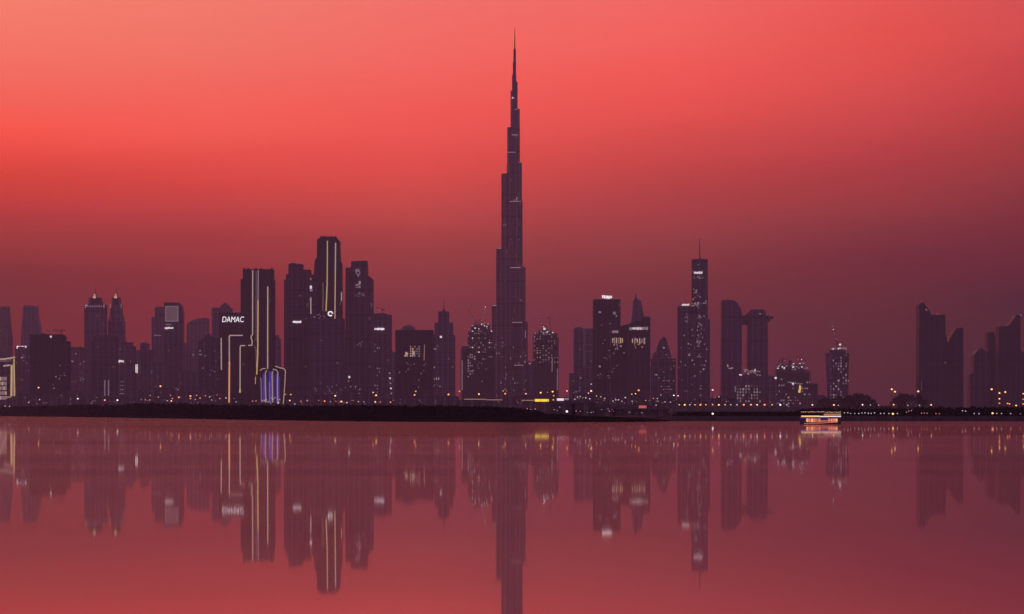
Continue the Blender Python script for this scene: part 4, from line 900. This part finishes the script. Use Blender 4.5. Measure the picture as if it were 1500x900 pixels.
for i, (px, c_) in enumerate(((995,Ye),(1003,A_),(1010.5,Gy),(1018,Ye),(1026,O),(1034,Ye),(1044,Ye),(1053,A_),(1062,Ye),(1070.5,Gy),(1079.5,Gy),(1089.5,O),(1100,O),(1109,Pk),(1120,O),(1131,Ye),(1143,Wt),(1152.5,Gy))):
    z_ = 5.9; lamp(px, 593.2+.1*math.sin(i*2), 2.6 if c_ in (A_,O,Pk,Wt) else 2.2, c_, {Ye:'dull yellow lamp in the long even row along the causeway', A_:'bright amber lamp in the long even row along the causeway', O:'orange lamp in the long even row along the causeway', Gy:'dim white lamp in the long even row along the causeway', Wt:'bright white lamp near the right end of the causeway row', Pk:'pale pink lamp in the long even row along the causeway'}[c_], 'lamps in a row along the causeway', D=1622, base=z_)
BK = 'small lamps just above the black bank'
for px, py, sz, c_ in ((213,586,1.8,Dm),(219.5,586.2,2.2,Dm),(220,579.5,1.7,Dm),(232,582,2,Dm),(245,587.3,1.8,Gy),(250,579.4,1.7,Dm),(251,587.6,2.4,Pk),(252.5,584,2.2,Dm),(262,582.3,2.4,O),(262.6,581.5,1.6,Dm),(279,584,2.6,Dm),(286,585.4,1.9,Dm),(288,579.4,2,Dm),(293,583.4,2.4,Dm),(301,580,1.8,Dm),(307,581.6,2,Gy),(310,586.2,1.9,Dm),(322,584,2.1,Dm),(331,583.2,2.2,Gy),(346,589,1.6,Gy),(370,588,1.9,Dm),(375,587.6,2,Dm)):
    lamp(px, py, sz, c_, 'tiny dim street lamp in the scattered cluster above the bank left of the blue pavilion', 'tiny lamp cluster above the left bank')
for px, py, sz, c_ in ((424.5,587,2.2,Pk),(432,592,1.8,Gy),(440.5,588,1.6,Dm),(450,587.4,2.2,Dm),(467,587,1.4,Dm),(475.5,588,2.2,O),(484,589,1.4,Gy),(492,588,1.5,Dm),(500,588.5,2.8,Pk),(508,590,2.4,Gy),(525,588.6,1.8,Gy),(533,589,1.5,Gy),(549.7,589,2.4,Pk),(557,588.8,1.4,Dm)):
    lamp(px, py, sz, c_, 'small street lamp in the row above the bank between the pavilion and stair lights', BK)
for px, py, sz, c_ in ((7.5,595,1.8,Gy),(14,595.3,1.8,Gy),(42,589.8,1.8,Gy),(58,585.6,2.0,Gy),(136,588,1.4,Dm),(207,586,1.3,Dm)):
    lamp(px, py, sz, c_, 'faint lamp above the bank near the left edge', 'faint lamps near the left edge')
for px, py, sz, c_ in ((772,599,1.7,Dm),(777,600,1.6,Dm),(784,599.5,1.8,Dm),(844,602.5,1.5,Dm),(850,602.8,1.5,Dm),(866,604.5,1.8,Gy),(893,603,1.4,Dm)):
    lamp(px, py, sz, c_, 'faint light low on the quay just above the tapering end of the bank', 'faint quay lights', D=1860)
for px, py, sz, c_ in ((842,585,2.0,Gy),(846,582,1.8,Gy),(850,581,1.8,Gy),(858,583,2.2,Gy),(864,584.4,2.2,Gy),(874,580.5,1.8,Ye),(880,581.5,1.8,Gy),(886,584,1.8,Gy),(898,587.5,1.8,Gy),(902,586,2.0,Gy),(906,586,2.0,Gy),(911,588,1.7,Gy),(916,582.6,2.4,Gy),(926,588,1.8,Gy),(946,587,2.0,Dm),(957,584,1.8,Dm),(963,584,1.8,Gy),(968,579,1.6,Gy),(961,593.8,1.8,Gy),(974,589,1.8,Gy),(982,589.4,1.8,Gy)):
    lamp(px, py, sz, c_, 'faint white lamp scattered over the quay between the grey slab and antenna tower', 'faint white quay lamps')
lamp(830.4, 603, 3.2, Wt, 'bright white lamp low on the quay under the orange gap lamp', D=1860)
BO = 'low white lights along the right sea wall'
lamp(1308, 606.4, 3.2, A_, 'brightest low light on the sea wall, below the two touching amber lamps', BO, 1512, 'bollard_light', low_=True)
lamp(1044, 606.2, 2.8, Wt, 'single white low light under the causeway lamp row', BO, 1512, 'bollard_light', low_=True)
lamp(1454, 605.6, 3.2, Pk, 'pink low light on the sea wall before the right edge towers', BO, 1512, 'bollard_light', low_=True)
for px, sz in ((1237,1.6),(1242,1.8),(1246,1.4),(1252,1.5),(1258,1.8),(1262.5,1.6),(1267,1.9),(1272,2.0),(1276,1.7),(1281,1.8),(1290,1.9),(1295,1.7),(1302,1.9),(1314.5,1.8)):
    lamp(px, 605.4+.6*math.sin(px), sz, Gy, 'small dim light in the close row on the sea wall right of the boat', BO, 1512, 'bollard_light', low_=True)
for px, py in ((1328,604),(1331,602.4),(1335,601.8),(1350,605.6),(1354,605.2),(1358,605.6),(1371,606),(1376,606.2)):
    lamp(px, py, 1.5, 'lamp_dim', 'faint light on the sea wall below the standalone black pair', BO, 1512, 'bollard_light', low_=True)
for px, py in ((1410,602),(1414.5,602.5),(1427,606),(1434,606.3),(1460,606),(1467,606),(1480.5,606),(1494.5,606)):
    lamp(px, py, 1.8, Gy, 'dim light on the sea wall near the right end of the photo', BO, 1512, 'bollard_light', low_=True)

# ------------------------------------------------------------------ causeway, sea wall, shrubs
D = 1600; r = empty('causeway', (X(1075,D), D, GZ), 'long dark causeway carrying the even row of lamps', 'causeway')
a, c = X(985,D)-r.location.x, X(1172,D)-r.location.x
MB().box(a, c, 0, 26, 2.4, 3.7).build('deck', conc, r); MB().box(a, c, 0.2, .5, 3.703, 4.75).build('parapet', conc, r); MB().box(a, c, 25.4, 25.7, 3.703, 4.75).build('parapet', conc, r)
for i in range(9):
    x = a+1+(c-a-2)*i/8; MB().box(x-.7, x+.7, 1, 25, 0, 2.397).build('pier', conc, r)
MB().box(a, c, 12, 13, 0, 2.39).build('core_wall', conc, r)
pxs = np.linspace(968, 2600, 90); v=[]; f=[]
for q in pxs:
    D = float(shoreD(q)); 
    for dy, z in ((-.9,-1),(-.6,2.45),(.1,2.45),(.1,-1)): v.append((X(q,D), D+dy, z))
for i in range(len(pxs)-1):
    for j in range(3): f.append((i*4+j, (i+1)*4+j, (i+1)*4+j+1, i*4+j+1))
me = bpy.data.meshes.new('sea_wall'); me.from_pydata(v, [], f); me.materials.append(plain('weathered sea wall', (0.05,0.04,0.045), .9, .4, .4))
sw = bpy.data.objects.new('sea_wall', me); C.objects.link(sw); tag(sw, 'low dark sea wall along the water on the right half', 'sea wall')
P = []; SZ = []
for i in range(1700):
    q = random.uniform(985, 1640); D = float(shoreD(q))+random.uniform(2.0, 30); 
    ytop = np.interp(q, [985,1000,1165,1175,1240,1300,1345,1420,1640],[606,604,603,598.5,598,599,597.5,596.5,596.5])+random.uniform(-.6,3.5)
    H = Z(ytop, D); k = 22; r_ = max(.5,(H-GZ)*.5)
    g_ = RNG.normal(size=(k,3)); g_ /= np.linalg.norm(g_, axis=1)[:,None]; g_ *= RNG.uniform(.3,1,size=(k,1))
    pp = np.array([X(q,D), D, H-r_]) + g_*np.array([r_*1.3, r_*1.3, r_]); P.append(pp); SZ.append(np.full(k, max(.3,.42*r_)))
shm = plain('shrub leaves', (0.010,0.010,0.009), 1.0, .4, .4, spec=.0)
sh = leaves('shrub_belt', np.concatenate(P), np.concatenate(SZ), shm); tag(sh, 'dark shrub belt behind the sea wall', 'shrubs', kind='stuff')
# low ground fold the hazy trees stand on
hx = X(1262, 3300); v=[]; f=[]; nx, ny = 60, 14
for i in range(nx+1):
    for j in range(ny+1):
        u, w = i/nx, j/ny; px = 1170+u*190; D = 3150+w*260
        v.append((X(px,D), D, GZ-.5+8.0*max(0,math.sin(math.pi*w))*(max(0,1-((px-1243)/48)**2)+.75*max(0,1-((px-1330)/24)**2))*(1+.12*math.sin(px*.5))))
for i in range(nx):
    for j in range(ny): q=i*(ny+1)+j; f.append((q,q+ny+1,q+ny+2,q+1))
me = bpy.data.meshes.new('hill'); me.from_pydata(v,[],f); me.materials.append(gm); o = bpy.data.objects.new('hill', me); C.objects.link(o); tag(o, kind='structure')

# trees
barkm = plain('bark', (0.04,0.03,0.03), .9); tleaf = plain('tree leaves', (0.075,0.06,0.06), .9, .4, .3, spec=.05)
def tree_mesh(seed, h):
    rg = np.random.default_rng(seed); rr = random.Random(seed); P = []; SZ = []; limbs = MB()
    limbs.tube([(0,0,-.5),(.15,.1,h*.15),(-.1,.2,h*.4)], h*.028, 7, h*.016)
    for i in range(16):
        an = rr.uniform(0, 6.28); el = rr.uniform(-.25,1.35); ln = h*rr.uniform(.25,.5); st = Vector((0,.1,h*rr.uniform(.2,.45)))
        en = st+Vector((math.cos(an)*math.cos(el)*ln, math.sin(an)*math.cos(el)*ln, math.sin(el)*ln)); limbs.tube([st,(st+en)/2+Vector((0,0,.4)),en], h*.012, 5, h*.004)
        for k in range(3):
            c = en+Vector((rr.uniform(-1,1),rr.uniform(-1,1),rr.uniform(-.6,.8)))*h*.09; rad = h*rr.uniform(.07,.13); n_ = 46
            g_ = rg.normal(size=(n_,3)); g_ /= np.linalg.norm(g_,axis=1)[:,None]; g_ *= rg.uniform(.4,1,size=(n_,1)); P.append(np.array(c)+g_*np.array([rad*1.3,rad*1.3,rad*.8])); SZ.append(np.full(n_, rad*.26))
    return limbs, np.concatenate(P), np.concatenate(SZ)
protos = []
for sd_ in (3, 5, 8):
    lm, P_, S_ = tree_mesh(sd_, 12.0); r = empty('tree', (0,0,0), 'hazy round crowned tree', 'tree'); t_ = lm.build('trunk', barkm, r); c_ = leaves('crown', P_, S_, tleaf, r); protos.append((r, t_, c_))
def place_tree(px, D, ytop, k, label, group, zb):
    r0, t0, c0 = protos[k]
    if r0.get('used'): r = r0.copy(); C.objects.link(r); t = t0.copy(); c = c0.copy(); C.objects.link(t); C.objects.link(c); t.parent = r; c.parent = r
    else: r = r0
    r0['used'] = 1; h = Z(ytop, D)-zb; s_ = h/12.0; r.location = (X(px,D), D, zb); r.scale = (s_*random.uniform(.75,1.05), s_*.9, s_); r.rotation_euler = (0,0,random.uniform(0,6))
    r['label'] = label; r['group'] = group
def hz_(px): return GZ-.5+8.0*(max(0,1-((px-1243)/48)**2)+.75*max(0,1-((px-1330)/24)**2))
for i, (px, yt) in enumerate(((1203,582),(1212,579.5),(1221,578),(1230,579),(1239,577),(1247,574.5),(1254,573.2),(1260,574),(1266,573.5),(1271,576.5),(1276,581),(1281,588))):
    place_tree(px, 3280+random.uniform(-40,40), yt+random.uniform(-1.5,2.5), i % 3, 'hazy tree on the low mound right of and below the waisted tower', 'trees on the mound by the waisted tower', hz_(px)-.3)
for i, (px, yt) in enumerate(((1315,576),(1321,573.5),(1327,574.5),(1333,573),(1339,576),(1345,577),(1351,582))):
    place_tree(px, 3280+random.uniform(-40,40), yt+random.uniform(-1.5,2.5), (i+1) % 3, 'hazy tree in the clump just left of the standalone black pair', 'trees beside the standalone black pair', hz_(px)-.3)
for i, (px, yt) in enumerate(((1286,590),(1293,592),(1301,591.5))):
    place_tree(px, 2300, yt, i, 'small tree in the open gap left of the two touching amber lamps', 'small trees in the open gap', GZ-.2)
P = []; SZ = []
for i in range(420):
    px = random.uniform(1196, 1284) if i % 3 else random.uniform(1310, 1356); D = 3270+random.uniform(-30, 30)
    zb = hz_(px); hh = random.uniform(1.0, 4.5)*(1+.5*math.sin(px*1.3)); k = 14; g_ = RNG.normal(size=(k,3)); g_ /= np.linalg.norm(g_, axis=1)[:,None]
    P.append(np.array([X(px,D), D, zb+hh-1.2])+g_*np.array([3,3,1.6])); SZ.append(np.full(k, .8))
ug = leaves('undergrowth', np.concatenate(P), np.concatenate(SZ), tleaf); tag(ug, 'dense undergrowth between the hazy trees on the right', 'shrubs', kind='stuff')
for r0, t0, c0 in protos: del r0['used']

# ------------------------------------------------------------------ boats
def hull(L_, B_, H_, sheer=.5, nose=.22):
    """lofted hull along x, keel below the water"""
    mb = MB(); n = 16; secs = []
    for i in range(n+1):
        u = i/n; x = -L_/2+L_*u; w = B_/2*min(1, (1-abs(2*u-1)**3.0)+.02)
        if u < .5: w = max(w, B_/2*.55)
        z = H_+sheer*(2*abs(u-.45))**2.4; sc = min(1, .35+ (1-u)*3)
        secs.append([(x, -w, z), (x, -w*.92, z*.45), (x*.98, -w*.5*sc, -.35), (x*.98, w*.5*sc, -.35), (x, w*.92, z*.45), (x, w, z)])
    for s_ in secs: mb.v += s_
    for i in range(n):
        for j in range(5): q = i*6+j; mb.f.append((q, q+6, q+7, q+1))
        q = i*6; mb.f.append((q, q+5, q+11, q+6))
    mb.f.append((0,1,2,3,4,5)); q = n*6; mb.f.append((q+5,q+4,q+3,q+2,q+1,q))
    return mb
D = 1095; k = D/F; bx = X(1202, D)
r = empty('tour_boat', (bx, D, 0), 'brightly lit two deck tour boat with gold, orange and blue lights', 'boat')
hm1 = plain('varnished hull', (0.10,0.05,0.03), .4)
def BX(px): return X(px, D)-bx
def BZ(py): return Z(py, D)
E['b_orange'] = emis('orange saloon light', (1.0,0.24,0.03), .8); E['b_gold'] = emis('gold saloon light', (1.0,0.42,0.08), 1.1); E['b_pink'] = emis('pink saloon light', (1.0,0.24,0.18), .9)
E['b_white'] = emis('white deck strip light', (1.0,0.80,0.6), 1.3); E['b_yellow'] = emis('yellow deck strip light', (1.0,0.66,0.2), 1.2); E['b_blue'] = emis('blue deck strip light', (0.07,0.03,0.8), .7); E['b_dimorange'] = emis('dim orange saloon light', (0.8,0.25,0.08), .5)
hull(14.4, 4.2, .75, .45).build('hull', hm1, r)
MB().box(BX(1179), BX(1226), -1.7, 1.7, .55, .72).build('lower_deck', dark, r)
MB().box(BX(1180), BX(1227.5), -1.25, 1.3, .723, BZ(612.2)).build('saloon', plain('saloon wall', (0.12,0.06,0.04), .5), r)
# window by window along the saloon
wx = 1180.6
for i, m_ in enumerate(('b_gold','b_orange','b_gold','b_orange','b_dimorange','b_orange','b_dimorange','b_dimorange','b_dimorange','b_orange','b_pink','b_pink','b_gold')):
    x0_ = BX(wx+i*3.55); w_ = 3.0*k; z0_ = BZ(619.2-(i*.12)); z1_ = BZ(613.4 if i not in (6,7,8) else 615.5)
    o_ = MB().box(x0_, x0_+w_, -1.34, -1.27, z0_, z1_).build('window', E[m_], r)
    MB().box(x0_-.06, x0_-.01, -1.38, -1.27, z0_-.05, z1_+.05).build('frame', dark, o_)
MB().tube([(BX(1177),-2.05,BZ(620.4)),(BX(1200),-2.08,BZ(620)),(BX(1226),-1.8,BZ(618.6))], .09, 6).build('rub_rail', E['b_pink'], r)
MB().box(BX(1172.5), BX(1230), -1.95, 1.95, BZ(612), BZ(611.2)).build('upper_deck', dark, r)
MB().box(BX(1171.5), BX(1214), -2.06, -1.96, BZ(612.6), BZ(611.2)).build('blue_strip', E['b_blue'], r)
MB().box(BX(1217), BX(1231), -2.06, -1.96, BZ(611.8), BZ(611.0)).build('blue_strip', E['b_blue'], r)
MB().box(BX(1173), BX(1200), -2.07, -1.95, BZ(610.8), BZ(609.2)).build('strip_light', E['b_yellow'], r)
MB().box(BX(1200.1), BX(1231), -2.07, -1.95, BZ(610.8), BZ(609.7)).build('strip_light', E['b_white'], r)
MB().box(BX(1206), BX(1226), -2.0, -1.93, BZ(609.1), BZ(606.2)).build('deck_glow_panel', E['b_dimorange'], r)
MB().box(BX(1226.3), BX(1231), -2.0, -1.93, BZ(609.1), BZ(606)).build('deck_glow_panel', emis('green deck light', (0.35,0.45,0.05), .5), r)
for px in (1174, 1181, 1188, 1195, 1202, 1209, 1216, 1223, 1229.5):
    for y_ in (-1.8, 1.8): MB().tube([(BX(px),y_,BZ(611.1)),(BX(px),y_,BZ(604.4))], .05, 6).build('canopy_post', dark, r)
MB().box(BX(1173), BX(1230.5), -1.9, 1.9, BZ(604.4), BZ(603.7)).build('canopy', plain('canvas canopy', (0.35,0.26,0.2), .8), r)
for i in range(22):
    px = 1173.6+i*2.68; inst('string_light', pane_mesh(('cream','warm','gold','dim','warm')[i % 5]), r, (BX(px), -1.98, BZ(603.6+ (.5 if i > 12 else 0) + .3*math.sin(i*2))), (.42,.08,.22))
MB().tube([(BX(1186),0,BZ(603.7)),(BX(1186),0,BZ(598.5))], .05, 6, .03).build('mast', dark, r)
MB().tube([(BX(1230),-1.9,BZ(611)),(BX(1232),-1.2,BZ(614))], .05, 6).build('stern_rail', dark, r)

D = 1880; bx = X(796, D); r = empty('small_boat', (bx, D, GZ+.3), 'small pale boat laid up on the quay where the bank tapers', 'boat')
pw = plain('white boat paint', (0.75,0.7,0.7), .5)
hull(8.6, 2.4, .75, .3).build('hull', pw, r); MB().box(-1.4, 1.0, -.8, .8, .7, 1.45).build('cabin', pw, r); MB().tube([(-.3,0,1.4),(-.3,0,3.0)], .06, 6, .04).build('mast', steel, r)
inst('deck_light', pane_mesh('white'), r, (-.2, -.9, 1.5), (1.1, .2, .5)); inst('deck_light', pane_mesh('dim'), r, (.4, -1.25, .62), (7.0, .1, .35))

# ------------------------------------------------------------------ air
HX0, HX1, HY0, HY1 = -9500, 9500, -1600, 13500
hm = bpy.data.materials.new('dusk haze'); hm.use_nodes = True; n = hm.node_tree.nodes; l = hm.node_tree.links; n.clear()
ho = n.new('ShaderNodeOutputMaterial'); pv = n.new('ShaderNodeVolumePrincipled'); l.new(pv.outputs[0], ho.inputs['Volume'])
pv.inputs['Color'].default_value = (0.84, 0.76, 0.96, 1); pv.inputs['Density'].default_value = 5.4e-5; pv.inputs['Anisotropy'].default_value = 0.35
mb = MB(); mb.box(HX0, HX1, HY0, HY1, -2.5, 860); hz = mb.build('haze', hm); tag(hz, kind='stuff')
